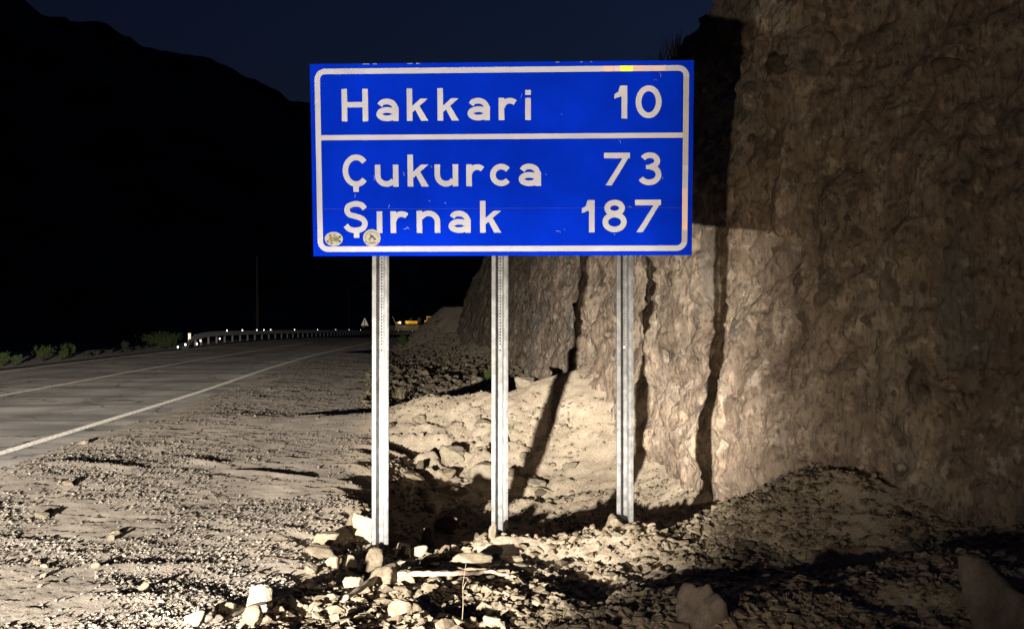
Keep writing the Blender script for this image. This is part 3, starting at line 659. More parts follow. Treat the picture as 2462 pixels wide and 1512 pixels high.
X, Y = zone_pts(4200, (-.42, .30, 4.3, 9.0), 44, 1); k = inrub(X, Y, -.05) & (X < 2.2) & (RS.uniform(size=len(X)) < np.clip(.35 + .9 * fbm(X * 1.9, Y * 1.9, 3, 240) + .5 * (X < -.2), .04, 1))
X, Y = X[k], Y[k]; pebbles('rubble', X, Y, psizes(len(X), .022, .085, 45, 2.0), M['rock'], 'palm sized broken stones heaped on the bank before the sign posts', 'rubble', 46, .3)
# stones set in the face of the cut
def embedded():
    r = np.random.RandomState(61); n = 0
    while n < 90:
        i = r.randint(len(SS)); y = CYs[i]
        if y < 5.5 or y > 34: continue
        if y > 12 and r.uniform() < .5: continue
        z = r.uniform(.1, 6); p = cliff_pt(np.array([i]), np.array([z]))[0]; w = r.uniform(.08, .34) * (1 if r.uniform() < .7 else 1.4)
        o = bpy.data.objects.new('stone', LUMP[('rock', 'rock2', 'redrock', 'rock')[r.randint(4)]][r.randint(4)]); COL.objects.link(o); o.parent = CLIFFO
        o.location = p + np.array([NX[i], NY[i], 0]) * w * .36; o.scale = (w * .8, w, w * r.uniform(.6, 1.4)); o.rotation_euler = tuple(r.uniform(-.6, .6, 3)); n += 1
embedded()

# ------------------------------------------------------------------ the direction sign
BW, BH = 3.0, 1.506
SIGN = empty('road_sign', (-.088, 7.95, -.3)); tag(SIGN, 'blue direction sign with three town names and distances on three steel posts', 'road sign')
BOARD = Matrix.Translation((-.0881, 7.707, 2.754)) @ Matrix.Rotation(-.03947, 4, 'Z') @ Matrix.Rotation(.08559, 4, 'X')
SINV = SIGN.matrix_world.inverted() if False else Matrix.Translation((.088, -7.95, .3))
def onboard(o, dy=0.0):
    o.parent = SIGN; o.matrix_local = SINV @ BOARD @ Matrix.Translation((-BW / 2, dy, -BH / 2)); return o
def flat(name, polys, dy, mat, step=.0003, th=.0008):
    """polys: list of (list of 2D pts) or ('strip', left, right) in board coordinates"""
    vs = []; fs = []
    for k, P in enumerate(polys):
        b = len(vs); y = -k * step
        if P[0] == 'strip':
            L, R = P[1], P[2]; n = len(L); closed = P[3]
            for a, c in zip(L, R):
                vs += [(a[0], y, a[1]), (c[0], y, c[1]), (a[0], y + th, a[1]), (c[0], y + th, c[1])]
            for i in range(n if closed else n - 1):
                j = (i + 1) % n; A, B = b + 4 * i, b + 4 * j
                fs += [(A, A + 1, B + 1, B), (A, B, B + 2, A + 2), (A + 1, A + 3, B + 3, B + 1)]
        else:
            n = len(P)
            vs += [(p[0], y, p[1]) for p in P] + [(p[0], y + th, p[1]) for p in P]; fs.append([b + i for i in range(n)])
            for i in range(n): fs.append((b + i, b + n + i, b + n + (i + 1) % n, b + (i + 1) % n))
    o = mesh(name, vs, fs, mat); return onboard(o, dy)
def rib(pts, w=.044, closed=False):
    p = [Vector(q) for q in pts]; L = []; R = []; n = len(p)
    for i in range(n):
        a = p[(i - 1) % n] if closed or i else p[i]; c = p[(i + 1) % n] if closed or i < n - 1 else p[i]
        t = (c - a).normalized(); nn = Vector((-t.y, t.x))
        if 0 < i < n - 1 or closed:
            t1 = (p[i] - a).normalized(); m = Vector((-t1.y, t1.x)); k = max(.6, nn.dot(m))
        else: k = 1
        L.append(p[i] + nn * w / 2 / k); R.append(p[i] - nn * w / 2 / k)
    return ['strip', L, R, closed]
def arc(cx, cy, rx, ry, a0, a1, n=22): return [(cx + rx * math.cos(math.radians(a0 + (a1 - a0) * i / n)), cy + ry * math.sin(math.radians(a0 + (a1 - a0) * i / n))) for i in range(n + 1)]
def ell(cx, cy, rx, ry): return rib(arc(cx, cy, rx, ry, 0, 360)[:-1], .044, True)
def rect(x0, x1, y0, y1): return [(x0, y0), (x1, y0), (x1, y1), (x0, y1)]
def catm(P, n=8):
    P = [P[0]] + list(P) + [P[-1]]; o = []
    for i in range(1, len(P) - 2):
        a, b, c, d = [np.array(P[i + k], float) for k in (-1, 0, 1, 2)]
        for t in np.linspace(0, 1, n, endpoint=False): o.append(tuple(.5 * ((2 * b) + (-a + c) * t + (2 * a - 5 * b + 4 * c - d) * t * t + (-a + 3 * b - 3 * c + d) * t ** 3)))
    return o + [tuple(P[-1])]
GL = {
 'H': [rect(0, .044, 0, .252), rect(.165, .209, 0, .252), rect(.04, .169, .108, .150)],
 'a': [rib([(.028, .122)] + arc(.082, .100, .066, .052, 128, 22, 12) + [(.153, .10), (.153, .0)]), ell(.084, .054, .062, .033)],
 'k': [rect(0, .044, 0, .251), [(.034, .058), (.034, .108), (.108, .172), (.166, .172)], [(.066, .088), (.100, .116), (.169, 0), (.112, 0)]],
 'r': [rect(0, .044, 0, .172), rib(arc(.088, .088, .062, .062, 172, 48, 12))],
 'i': [rect(0, .044, 0, .171), rect(0, .044, .192, .232)],
 'I': [rect(0, .044, 0, .171)],
 'u': [rect(.143, .187, 0, .173), rib([(.022, .173)] + arc(.090, .090, .068, .069, 180, 325, 16))],
 'n': [rect(0, .044, 0, .174), rib([(.165, 0)] + arc(.095, .088, .070, .066, 0, 150, 16))],
 'c': [rib(arc(.088, .087, .066, .065, 38, 322, 24))],
 'C': [rib(arc(.108, .127, .086, .105, 40, 320, 28)), rect(.083, .127, -.039, .012)],
 'S': [rib(catm([(.172, .192), (.145, .222), (.098, .231), (.045, .215), (.030, .180), (.048, .148), (.098, .133), (.150, .113), (.172, .075), (.150, .036), (.098, .022), (.045, .034), (.018, .062)])), rect(.081, .125, -.037, .012)],
 '1': [rect(.056, .1, 0, .253), [(0, .152), (.057, .172), (.057, .2525), (.045, .2525), (.030, .205), (0, .188)]],
 '0': [ell(.1005, .1265, .0785, .1045)],
 '7': [rect(0, .202, .2095, .253), [(.012, 0), (.062, 0), (.202, .232), (.202, .253), (.15, .253), (.146, .212)]],
 '3': [rib(arc(.096, .188, .058, .044, 155, -88, 20)), rib(arc(.092, .082, .073, .060, 84, -152, 24)), rect(.066, .102, .124, .158)],
 '8': [ell(.0955, .189, .058, .043), ell(.0955, .080, .073, .058)],
}
def put(ch, x, y, nm):
    g = []
    for P in GL[ch]:
        if P[0] == 'strip': g.append(['strip', [(a[0] + x, a[1] + y) for a in P[1]], [(a[0] + x, a[1] + y) for a in P[2]], P[3]])
        else: g.append([(a[0] + x, a[1] + y) for a in P])
    return flat(nm, g, -.0030, M['white'])
for ch, x in zip('Hakkari', (.248, .522, .763, 1.005, 1.241, 1.485, 1.693)): put(ch, x, 1.0585, 'letter')
for ch, x in zip('10', (2.387, 2.552)): put(ch, x, 1.064, 'digit')
for ch, x in zip('Cukurca', (.247, .504, .763, .977, 1.227, 1.415, 1.640)): put(ch, x, .5465, 'letter')
for ch, x in zip('73', (2.309, 2.569)): put(ch, x, .548, 'digit')
for ch, x in zip('SIrnak', (.247, .513, .623, .831, 1.084, 1.334)): put(ch, x, .182, 'letter')
for ch, x in zip('187', (2.137, 2.298, 2.553)): put(ch, x, .182, 'digit')
# panels: two sheets with a fine joint
def panel(z0, z1):
    bm = bmesh.new(); box(bm, 0, BW, .0005, .004, z0, z1); o = bmobj('panel', bm, M['blue']); onboard(o)
panel(0, .3725); panel(.3737, BH)
for xx in (0.02, BW - .05):
    bm = bmesh.new(); box(bm, xx, xx + .03, .0045, .03, .02, BH - .02); onboard(bmobj('back_rail', bm, M['zinc']))
for zz_ in (.35, 1.15):
    bm = bmesh.new(); box(bm, .06, BW - .06, .0045, .035, zz_, zz_ + .05); onboard(bmobj('back_rail', bm, M['zinc']))
# border
def rrect(x0, x1, y0, y1, r, n=8):
    p = []
    for cx_, cy_, a in ((x1 - r, y1 - r, 0), (x0 + r, y1 - r, 90), (x0 + r, y0 + r, 180), (x1 - r, y0 + r, 270)): p += arc(cx_, cy_, r, r, a, a + 90, n)
    return p
flat('border', [rib(rrect(.058, 2.942, .056, 1.447, .062), .043, True)], -.0016, M['white'])
flat('divider_line', [rect(.08, 2.92, .913, .953)], -.0012, M['white'])
e = .0004
for x0, x1, mt in ((2.30, 2.378, 'sheen_orange'), (2.386, 2.43, 'sheen_pink'), (2.43, 2.532, 'sheen_yellow'), (2.535, 2.60, 'sheen_orange'), (2.60, 2.78, 'sheen_pink')):  # iridescent sheen of the top border, painted as coloured pieces
    flat('border_tint', [rect(x0, x1, 1.4265, 1.4680)], -.0026, M[mt])
for y0, y1, mt in ((.27, .36, 'sheen_pink'), (.20, .268, 'sheen_orange'), (.36, .52, 'sheen_pink'), (.10, .19, 'film_grey'), (.70, 1.38, 'film_grey')):  # painted sheen down the right border, with dull film between
    flat('border_tint', [rect(2.9215, 2.9625, y0, y1)], -.0026, M[mt])
r_ = random.Random(3)
sc = []
for k in range(26):
    x, y = (r_.uniform(.1, 1.1), r_.uniform(.18, .7)) if k < 14 else (r_.uniform(1.6, 2.9), r_.uniform(.1, 1.4)); a = r_.uniform(0, 3.1); l = r_.uniform(.01, .04)
    sc.append(rib([(x, y), (x + l * math.cos(a) * .6, y + l * math.sin(a) * .7), (x + l * math.cos(a + .3), y + l * math.sin(a + .3))], .0028))
o = flat('scratches', sc, -.0005, M['scratch'], .00001); o['kind'] = 'stuff'
# chipped bright spots along the rim
flat('chips', [rect(x, x + w, 1.4985, 1.5045) for x, w in ((.42, .05), (.5, .03), (.77, .04), (.84, .03), (1.93, .03), (2.12, .02), (2.2, .015))], -.0006, M['scratch'], .00001)['kind'] = 'stuff'
# stickers
o1 = flat('sticker', [[(p[0], p[1]) for p in arc(.167, .137, .073, .056, 0, 352, 26)]], -.0050, M['stickbase']); o1['label'] = 'oval sticker with a faded colourful picture'
def sub(parent, name, polys, mat, dy=-.0062):
    o = flat(name, polys, dy, M[mat], .00002); mw = o.matrix_local.copy(); o.parent = parent; o.matrix_local = parent.matrix_local.inverted() @ mw; return o
def blob(cx_, cy_, r, n, seed, sp=.5):
    q = random.Random(seed); return [(cx_ + r * (1 - sp * (i % 2) * q.random()) * math.cos(i * 2 * math.pi / n), cy_ + r * (1 - sp * (i % 2) * q.random()) * math.sin(i * 2 * math.pi / n)) for i in range(n)]
sub(o1, 'print', [blob(.150, .137, .026, 14, 1, .3)], 'inkpeach'); sub(o1, 'print', [blob(.186, .137, .024, 14, 2, .2)], 'inkgreen', -.0064)
sub(o1, 'print', [blob(.118, .118, .014, 10, 3, .7), blob(.215, .152, .014, 10, 4, .6), blob(.213, .118, .014, 10, 5, .6), blob(.14, .165, .012, 10, 6, .8), blob(.172, .170, .010, 8, 6, .8)], 'ink', -.0066)
sub(o1, 'print', [blob(.150, .103, .013, 10, 7, .6), blob(.190, .101, .010, 10, 8, .6)], 'inkteal', -.0066)
o2 = flat('sticker', [arc(.472, .145, .070, .068, 0, 352, 30)], -.0050, M['stickbase']); o2['label'] = 'round cream sticker with a small motorcycle rider picture'
sub(o2, 'print', [rib(arc(.472, .145, .050, .050, 5, 195, 20), .005)], 'inkolive'); sub(o2, 'print', [rect(.437, .503, .098, .112)], 'inkolive')
sub(o2, 'print', [blob(.424, .114, .008, 8, 1, .1), blob(.518, .098, .008, 8, 2, .1)], 'inkred')
sub(o2, 'print', [ell(.454, .136, .007, .007)[:1] + [arc(.454, .136, .010, .010, 0, 330, 10), arc(.454, .136, .004, .004, 0, 330, 10), False] if False else arc(.454, .134, .011, .011, 0, 330, 10), arc(.494, .136, .011, .011, 0, 330, 10),
                 [(.452, .140), (.470, .142), (.492, .146), (.488, .160), (.470, .168), (.462, .178), (.456, .170), (.462, .160)]], 'ink')
# posts: folded hat-section steel with a row of punched holes
PROF = [(-.062, .040), (-.066, .036), (-.066, 0), (-.036, 0), (-.015, .058), (.019, .058), (.032, 0), (.054, 0), (.056, .006), (.060, .006), (.066, 0), (.066, .036), (.062, .040)]
def post(xb, zb, xt):
    root_z = zb - .35; lean = math.atan((7.90 - 7.79) / 3.4); LZ = 3.44 - root_z
    bm = bmesh.new(); th = .003; hz0 = 1.24 - root_z; pitch = .0245; nh = int((1.98 - 1.24) / pitch) + 6
    hz1 = hz0 + nh * pitch
    def wall(i, z0, z1):
        (x0, y0), (x1, y1) = PROF[i], PROF[i + 1]
        vs = [bm.verts.new(p) for p in ((x0, y0, z0), (x1, y1, z0), (x1, y1, z1), (x0, y0, z1))]; bm.faces.new(vs)
    for i in range(len(PROF) - 1):
        if i == 4:
            wall(i, 0, hz0); wall(i, hz1, LZ)
            for k in range(nh):
                z0 = hz0 + k * pitch; z1 = z0 + pitch; zc = (z0 + z1) / 2; y = .058; xm = .002; R = .0062
                sq = [(-.015, z0), (xm, z0), (.019, z0), (.019, zc), (.019, z1), (xm, z1), (-.015, z1), (-.015, zc)]
                o_ = [bm.verts.new((a, y, b)) for a, b in sq]
                i_ = [bm.verts.new((xm + R * math.cos(math.radians(225 + 45 * q)), y, zc + R * math.sin(math.radians(225 + 45 * q)))) for q in range(8)]
                j_ = [bm.verts.new((v.co.x, y + .003, v.co.z)) for v in i_]
                for q in range(8):
                    bm.faces.new((o_[q], o_[(q + 1) % 8], i_[(q + 1) % 8], i_[q])); bm.faces.new((i_[q], i_[(q + 1) % 8], j_[(q + 1) % 8], j_[q]))
        else: wall(i, 0, LZ)
    # back skin, a sheet thickness behind (solid below and above the punched length)
    for i in range(len(PROF) - 1):
        if i in (4,): segs = ((0, hz0), (hz1, LZ))
        else: segs = ((0, LZ),)
        (x0, y0), (x1, y1) = PROF[i], PROF[i + 1]; s0 = .94
        for a, b in segs:
            bm.faces.new([bm.verts.new(p) for p in ((x1 * s0, y1 + th, a), (x0 * s0, y0 + th, a), (x0 * s0, y0 + th, b), (x1 * s0, y1 + th, b))])
    o = bmobj('post', bm, M['zinc']); o.parent = SIGN
    Mx = Matrix.Translation((xb, 7.905, root_z)) @ Matrix.Rotation(math.atan2(xt - xb, 3.7), 4, 'Y') @ Matrix.Rotation(lean, 4, 'X')
    o.matrix_local = SINV @ Mx
    bm = bmesh.new(); bmesh.ops.create_uvsphere(bm, u_segments=10, v_segments=6, radius=.011)
    for v in bm.verts: v.co = Vector((v.co.x + .002, v.co.y * .6 + .055, v.co.z + hz0 + pitch * 1.5))
    b = bmobj('bolt', bm, M['bolt'], o, True)
post(-1.062, -.42, -1.042); post(-.100, -.27, -.094); post(.910, -.20, .897)

# ------------------------------------------------------------------ branches, stalks, litter near the sign
def stick(pts, r0, r1, label, cat, mat='wood', name='branch', n=7, lift=.03, knots=True):
    P = []
    for px, py, dz in pts:
        x, y, z = ground_at(px, py); P.append(Vector((x, y, z + lift + dz)))
    C_ = [Vector(q) for q in catm(P, 6)] if len(P) > 2 else P
    for i, p in enumerate(C_): p += Vector((0, 0, random.uniform(-.3, .3) * r0)) * (1 if knots else 0)
    org = C_[0].copy(); bm = bmesh.new(); m = len(C_)
    tube(bm, [p - org for p in C_], [(r0 + (r1 - r0) * abs(2 * i / (m - 1) - .7)) * random.uniform(.82, 1.18) for i in range(m)], n)
    o = bmobj(name, bm, M[mat], None, True); o.location = org; return tag(o, label, cat)
def catm3(P, n=6): return catm(P, n)
stick([(830, 1462, .03), (880, 1436, .05), (915, 1420, .06), (960, 1408, .04), (1030, 1409, .05), (1100, 1408, .05), (1170, 1401, .04), (1225, 1404, .02)], .026, .013, 'long pale curved branch lying across the foreground rubble', 'branch')
stick([(560, 1492, 0), (610, 1480, .03), (660, 1466, .03), (700, 1440, .02)], .012, .007, 'short dark branch beside the bright cream boulder', 'branch', 'twig')
stick([(1838, 1380, .02), (1870, 1386, .02), (1915, 1396, .02)], .008, .005, 'thin pale stick on the dark mound at lower right', 'stick', 'wood', 'stick')
stick([(1245, 1188, .02), (1290, 1184, .02), (1330, 1190, .01)], .006, .004, 'thin straw in the shadow behind the middle post', 'stick', 'drygrass', 'stick')
x, y, z = ground_at(1108, 1512)
bm = bmesh.new(); tube(bm, [(0, 0, -.05), (.012, .01, .12), (.010, .02, .24), (.028, .02, .36)], [.0022, .0018, .0014, .0008], 5); tube(bm, [(.012, .01, .22), (.03, .012, .26)], [.0018, .001], 4)
o = bmobj('dry_stalk', bm, M['drygrass']); o.location = (x, y, z); tag(o, 'single upright dry stalk crossing the long pale branch', 'plant')
x, y, z = ground_at(1355, 1490)
bm = bmesh.new(); tube(bm, [(0, 0, -.03), (.004, .0, .1)], [.004, .001], 5); tube(bm, [(0, 0, .02), (.02, 0, .07)], [.003, .001], 5)
o = bmobj('dry_stalk', bm, M['drygrass']); o.location = (x, y, z); tag(o, 'short pale stalk at the bottom edge right of the square pale block', 'plant')
x, y, z = ground_at(950, 1322)
bm = bmesh.new()
for a, b in (((-.03, 0, .1), (.01, 0, 0)), ((-.012, 0, .1), (.035, 0, .01)), ((.035, 0, .01), (.005, .02, 0))): tube(bm, [a, b], .0022, 5)
o = bmobj('bent_wire', bm, M['wire']); o.location = (x, y, z + .01); tag(o, 'bent bright wire beside the foot of the left sign post', 'wire')
x, y, z = ground_at(1115, 1268)
bm = bmesh.new()
rings = [(.0, .004), (.022, .004), (.026, .007), (.030, .0), (.034, -.002)]
vv = [[bm.verts.new((r * math.cos(k * math.pi / 10), h, r * math.sin(k * math.pi / 10))) for k in range(20)] for r, h in rings[1:]]
bm.faces.new(vv[0][::-1])
for a, b in zip(vv, vv[1:]):
    for k in range(20): bm.faces.new((a[k], a[(k + 1) % 20], b[(k + 1) % 20], b[k]))
o = bmobj('tin_lid', bm, M['tin'], None, True); o.location = (x, y, z + .03); o.rotation_euler = (.5, 0, .3); tag(o, 'round tin lid lying in the dark pit', 'lid')

def tuft(px, py, n, hgt, sp, mat, label, cat='grass', name='grass_tuft', seed=1, loc=None, group=None):
    q = random.Random(seed); x, y, z = loc or ground_at(px, py); vs = []; fs = []
    for k in range(n):
        a = q.uniform(0, 6.28); r = q.uniform(0, sp); l = hgt * q.uniform(.5, 1.1); b = q.uniform(.1, .6); w = hgt * .03 + .001
        bx, by = r * math.cos(a) * .4, r * math.sin(a) * .4; d = (math.cos(a), math.sin(a)); i = len(vs)
        for t in (0, .5, 1):
            ox = bx + d[0] * l * b * t * t; oy = by + d[1] * l * b * t * t; ww = w * (1 - t * .85)
            vs += [(ox - d[1] * ww, oy + d[0] * ww, l * t * (1 - .25 * b * t)), (ox + d[1] * ww, oy - d[0] * ww, l * t * (1 - .25 * b * t))]
        fs += [(i, i + 1, i + 3, i + 2), (i + 2, i + 3, i + 5, i + 4)]
    o = mesh(name, vs, fs, M[mat]); o.location = (x, y, z - .01); return tag(o, label, cat, group)
tuft(982, 1215, 14, .11, .05, 'greengrass', 'bright green blades growing in the pit right of the left post', seed=1)
tuft(1006, 1222, 7, .06, .03, 'greengrass', 'smaller pale green blades in the pit beside the bright ones', seed=2)
tuft(960, 965, 60, .30, .35, 'drygrass', 'dry grass tuft at the left tip of the sandy berm', seed=3)
tuft(1560, 1242, 20, .10, .10, 'drygrass', 'dry straw bits by the right sign post foot', seed=4)
tuft(1228, 1030, 30, .10, .2, 'greengrass', 'low green weeds on the gravel beside the middle post', seed=6)
for k in range(9):
    q = random.Random(50 + k); tuft(1640 + 74 * k + q.uniform(0, 50), q.uniform(1240, 1480), 12, .07, .1, 'drygrass', 'wisp of dry straw on the dark mounds, ' + ('first', 'second', 'third', 'fourth', 'fifth', 'sixth', 'seventh', 'eighth', 'ninth')[k] + ' from the left', seed=60 + k, group='straw wisps on the dark mounds')

# ------------------------------------------------------------------ shrubs
def shrub(x, y, z, w, h, n, label, mat='leaf', seed=1, group=None, leaf=.05, cat='shrub'):
    q = random.Random(seed); root = empty('shrub', (x, y, z)); tag(root, label, cat, group)
    bm = bmesh.new(); vs = []; fs = []
    stems = []
    for k in range(7):
        a = q.uniform(0, 6.28); l = q.uniform(.6, 1.0) * h; r = q.uniform(.1, .5) * w
        tip = Vector((r * math.cos(a), r * math.sin(a) * .6, l)); mid = tip * .5 + Vector((0, 0, .1 * h)); stems.append((mid, tip))
        tube(bm, [(0, 0, -.08), mid, tip], [.02, .012, .005], 4)
    bmobj('stem', bm, M['twig'], root)
    for k in range(n):
        mid, tip = q.choice(stems); t = q.uniform(0, 1.05); c = mid.lerp(tip, t) * (1 if q.random() < .8 else .6) + Vector((q.gauss(0, .11 * w), q.gauss(0, .11 * w), q.gauss(0, .09 * h)))
        c.z = abs(c.z); l = leaf * q.uniform(.6, 1.3); A = Vector((q.gauss(0, 1), q.gauss(0, 1), q.gauss(0, 1))).normalized(); B = A.orthogonal().normalized()
        i = len(vs); vs += [c - A * l, c + B * l * .45, c + A * l, c - B * l * .45]; fs.append((i, i + 1, i + 2, i + 3))
    mesh('foliage', vs, fs, M[mat], root)
def shrub_px(px, py, wpx, hpx, n, label, mat='leaf', seed=1, group=None, leaf=.05):
    x, y, z = ground_at(px, py); shrub(x, y, z - .03, wpx * y / F, hpx * y / F, n, label, mat, seed, group, leaf)
shrub_px(6, 880, 30, 34, 420, 'shrub cut by the left edge of the photo beside the road', seed=1)
shrub_px(40, 878, 26, 26, 260, 'thin shrub second from the left edge on the verge', seed=2)
shrub_px(105, 868, 52, 36, 520, 'broad shrub with spiky tips on the left verge', seed=3)
shrub_px(148, 866, 34, 30, 360, 'shrub between the spiky one and the round one on the left verge', seed=4)
shrub_px(163, 862, 30, 36, 420, 'round upright shrub on the left verge', seed=5)
for k, (px, py, w, h) in enumerate(((208, 858, 20, 10), (232, 854, 16, 12), (262, 850, 18, 10), (285, 849, 18, 8), (305, 848, 22, 12), (330, 842, 20, 12), (352, 838, 20, 8))):
    shrub_px(px, py, w, h, 120, 'small dusty grey weed on the far verge, ' + ('leftmost', 'second from left', 'third from left', 'fourth from left', 'fifth from left', 'sixth from left', 'rightmost')[k] + ' of the row', 'leafgrey', 10 + k, 'small dusty weeds on the far verge')
shrub_px(300, 842, 26, 26, 150, 'dusty weed standing behind the row of small weeds', 'leafgrey', 31)
shrub_px(396, 838, 92, 40, 1500, 'large dense green bush on the verge before the guardrail end', seed=7, leaf=.07)
shrub_px(970, 832, 24, 26, 260, 'solitary green shrub at the foot of the far talus slope', seed=8, leaf=.07)
shrub_px(1174, 917, 24, 30, 260, 'green shrub in the hollow just left of the middle post', seed=9, leaf=.04)
shrub_px(1000, 1015, 10, 10, 60, 'tiny weed on the sandy berm behind the left post', 'leafgrey', 41, leaf=.03)

# ------------------------------------------------------------------ guardrail
def guardrail():
    pts = [(-17.0, 50.5, .02), (-17.35, 52.5, .35), (-17.9, 55, .62), (-19.3, 63, .78), (-20.6, 78, .78), (-21.5, 100, .78), (-22.4, 125, .78), (-23.6, 155, .78), (-23.3, 180, .78), (-21.5, 205, .78), (-17.5, 235, .78), (-9, 275, .78)]
    C_ = np.array(catm([np.array(p) for p in pts], 14)); X, Y, hh = C_.T; Z = H(X, Y, False)
    root = empty('guardrail', (X[0], Y[0], Z[0])); tag(root, 'steel guardrail curving away along the far side of the road', 'guardrail')
    O = Vector(root.location)
    prof = [(0, -.155), (.035, -.13), (.08, -.10), (.08, -.055), (.01, -.02), (.01, .02), (.08, .055), (.08, .10), (.035, .13), (0, .155)]
    P = np.zeros((len(X), len(prof), 3)); tx = np.gradient(X); ty = np.gradient(Y); L = np.hypot(tx, ty); nx, ny = ty / L, -tx / L
    for k, (o_, v_) in enumerate(prof):
        P[:, k, 0] = X + nx * o_ - O.x; P[:, k, 1] = Y + ny * o_ - O.y; P[:, k, 2] = Z + np.minimum(hh, 5) - .155 + v_ - O.z
    o = grid_mesh('rail', P, M['zincd']); o.parent = root
    s = np.concatenate([[0], np.cumsum(np.hypot(np.diff(X), np.diff(Y)))])
    bm = bmesh.new(); box(bm, -.05, .05, -.04, .04, -.5, .70); pm = bpy.data.meshes.new('post'); bm.to_mesh(pm); bm.free(); pm.materials.append(M['zincd'])
    bm = bmesh.new(); box(bm, -.058, .058, -.048, .048, .02, .40); sm_ = bpy.data.meshes.new('post_foot'); bm.to_mesh(sm_); bm.free(); sm_.materials.append(M['stubs'])
    bm = bmesh.new(); box(bm, -.03, .03, -.015, .015, -.05, .05); rm = bpy.data.meshes.new('reflector'); bm.to_mesh(rm); bm.free(); rm.materials.append(M['reflector'])
    t = 6.5; k = 0
    while t < s[-1]:
        x, y, z, h_, a, b = [float(np.interp(t, s, q)) for q in (X, Y, Z, hh, nx, ny)]
        o = link('post', pm, None, root); o.location = (x - a * .06 - O.x, y - b * .06 - O.y, z - O.z); o.rotation_euler.z = math.atan2(b, a)
        f = link('post_foot', sm_, None, o); f['label'] = 'white painted foot'
        if k % 5 == 4 or k in (6, 8, 10):
            r = link('reflector', rm, None, root); r.location = (x + a * .10 - O.x, y + b * .10 - O.y, z + .82 - O.z)
        t += 2.8; k += 1
    for dx, dy, dz in ((-.15, -.1, .10), (.1, .3, .22), (.5, .9, .24)):
        r = link('reflector', rm, None, root); r.location = (dx, dy, dz)
    for t in (7.5, 15):
        x, y, z, a, b = [float(np.interp(t, s, q)) for q in (X, Y, Z, nx, ny)]
        r = link('reflector', rm, None, root); r.location = (x + a * .12 - O.x, y + b * .12 - O.y, z + .3 - O.z)
guardrail()
bm = bmesh.new(); box(bm, -.05, .05, -.03, .03, -.3, .50); o = bmobj('marker_post', bm, M['twig']); o.location = (-17.6, 53.6, H(-17.6, 53.6, False)); tag(o, 'short marker post with a pale plate by the end of the guardrail', 'marker post')
bm = bmesh.new(); box(bm, -.07, .07, -.04, -.031, .42, .80); bmobj('plate', bm, M['retrow'], o)

# ------------------------------------------------------------------ poles and the triangular sign
def pole(x, y, h, r, label):
    z = float(H(x, y, False)); root = empty('utility_pole', (x, y, z)); tag(root, label, 'utility pole')
    bm = bmesh.new(); tube(bm, [(0, 0, -.6), (-.02, 0, h * .5), (-.05, 0, h)], [r, r * .85, r * .65], 10); bmobj('shaft', bm, M['pole'], root, True)
pole(-22.05, 85, 7.2, .13, 'nearer bare utility pole rising behind the guardrail')
pole(-28.2, 170, 9, .12, 'farther thin utility pole left of the triangular sign')
def tri():
    y = 125; x = -18.75 - .0; z = float(H(x - 2.5, y, False)); x = -354 / F * y; root = empty('triangle_sign', (x, y, z)); tag(root, 'triangular road sign seen from behind near the bend', 'road sign')
    zb = EYE - 14 / F * y - z; hh = 17 / F * y; w = 17.5 / F * y / 2
    v = []
    for yy in (0, .012):
        v += [(-w, yy, zb), (-w * .9, yy, zb - .04), (w * .9, yy, zb - .04), (w, yy, zb), (.05, yy, zb + hh), (-.05, yy, zb + hh)]
    f = [(0, 1, 2, 3, 4, 5), (11, 10, 9, 8, 7, 6)] + [(i, i + 6, (i + 1) % 6 + 6, (i + 1) % 6) for i in range(6)]
    mesh('plate', v, f, M['retrow'], root)
    bm = bmesh.new(); box(bm, -.04, .04, -.07, -.012, -.5, zb + hh * .8); bmobj('post', bm, M['pole'], root)
    bm = bmesh.new(); box(bm, -.30, -.05, -.02, 0, zb - .28, zb - .07); bmobj('plate', bm, M['signback'], root)
tri()

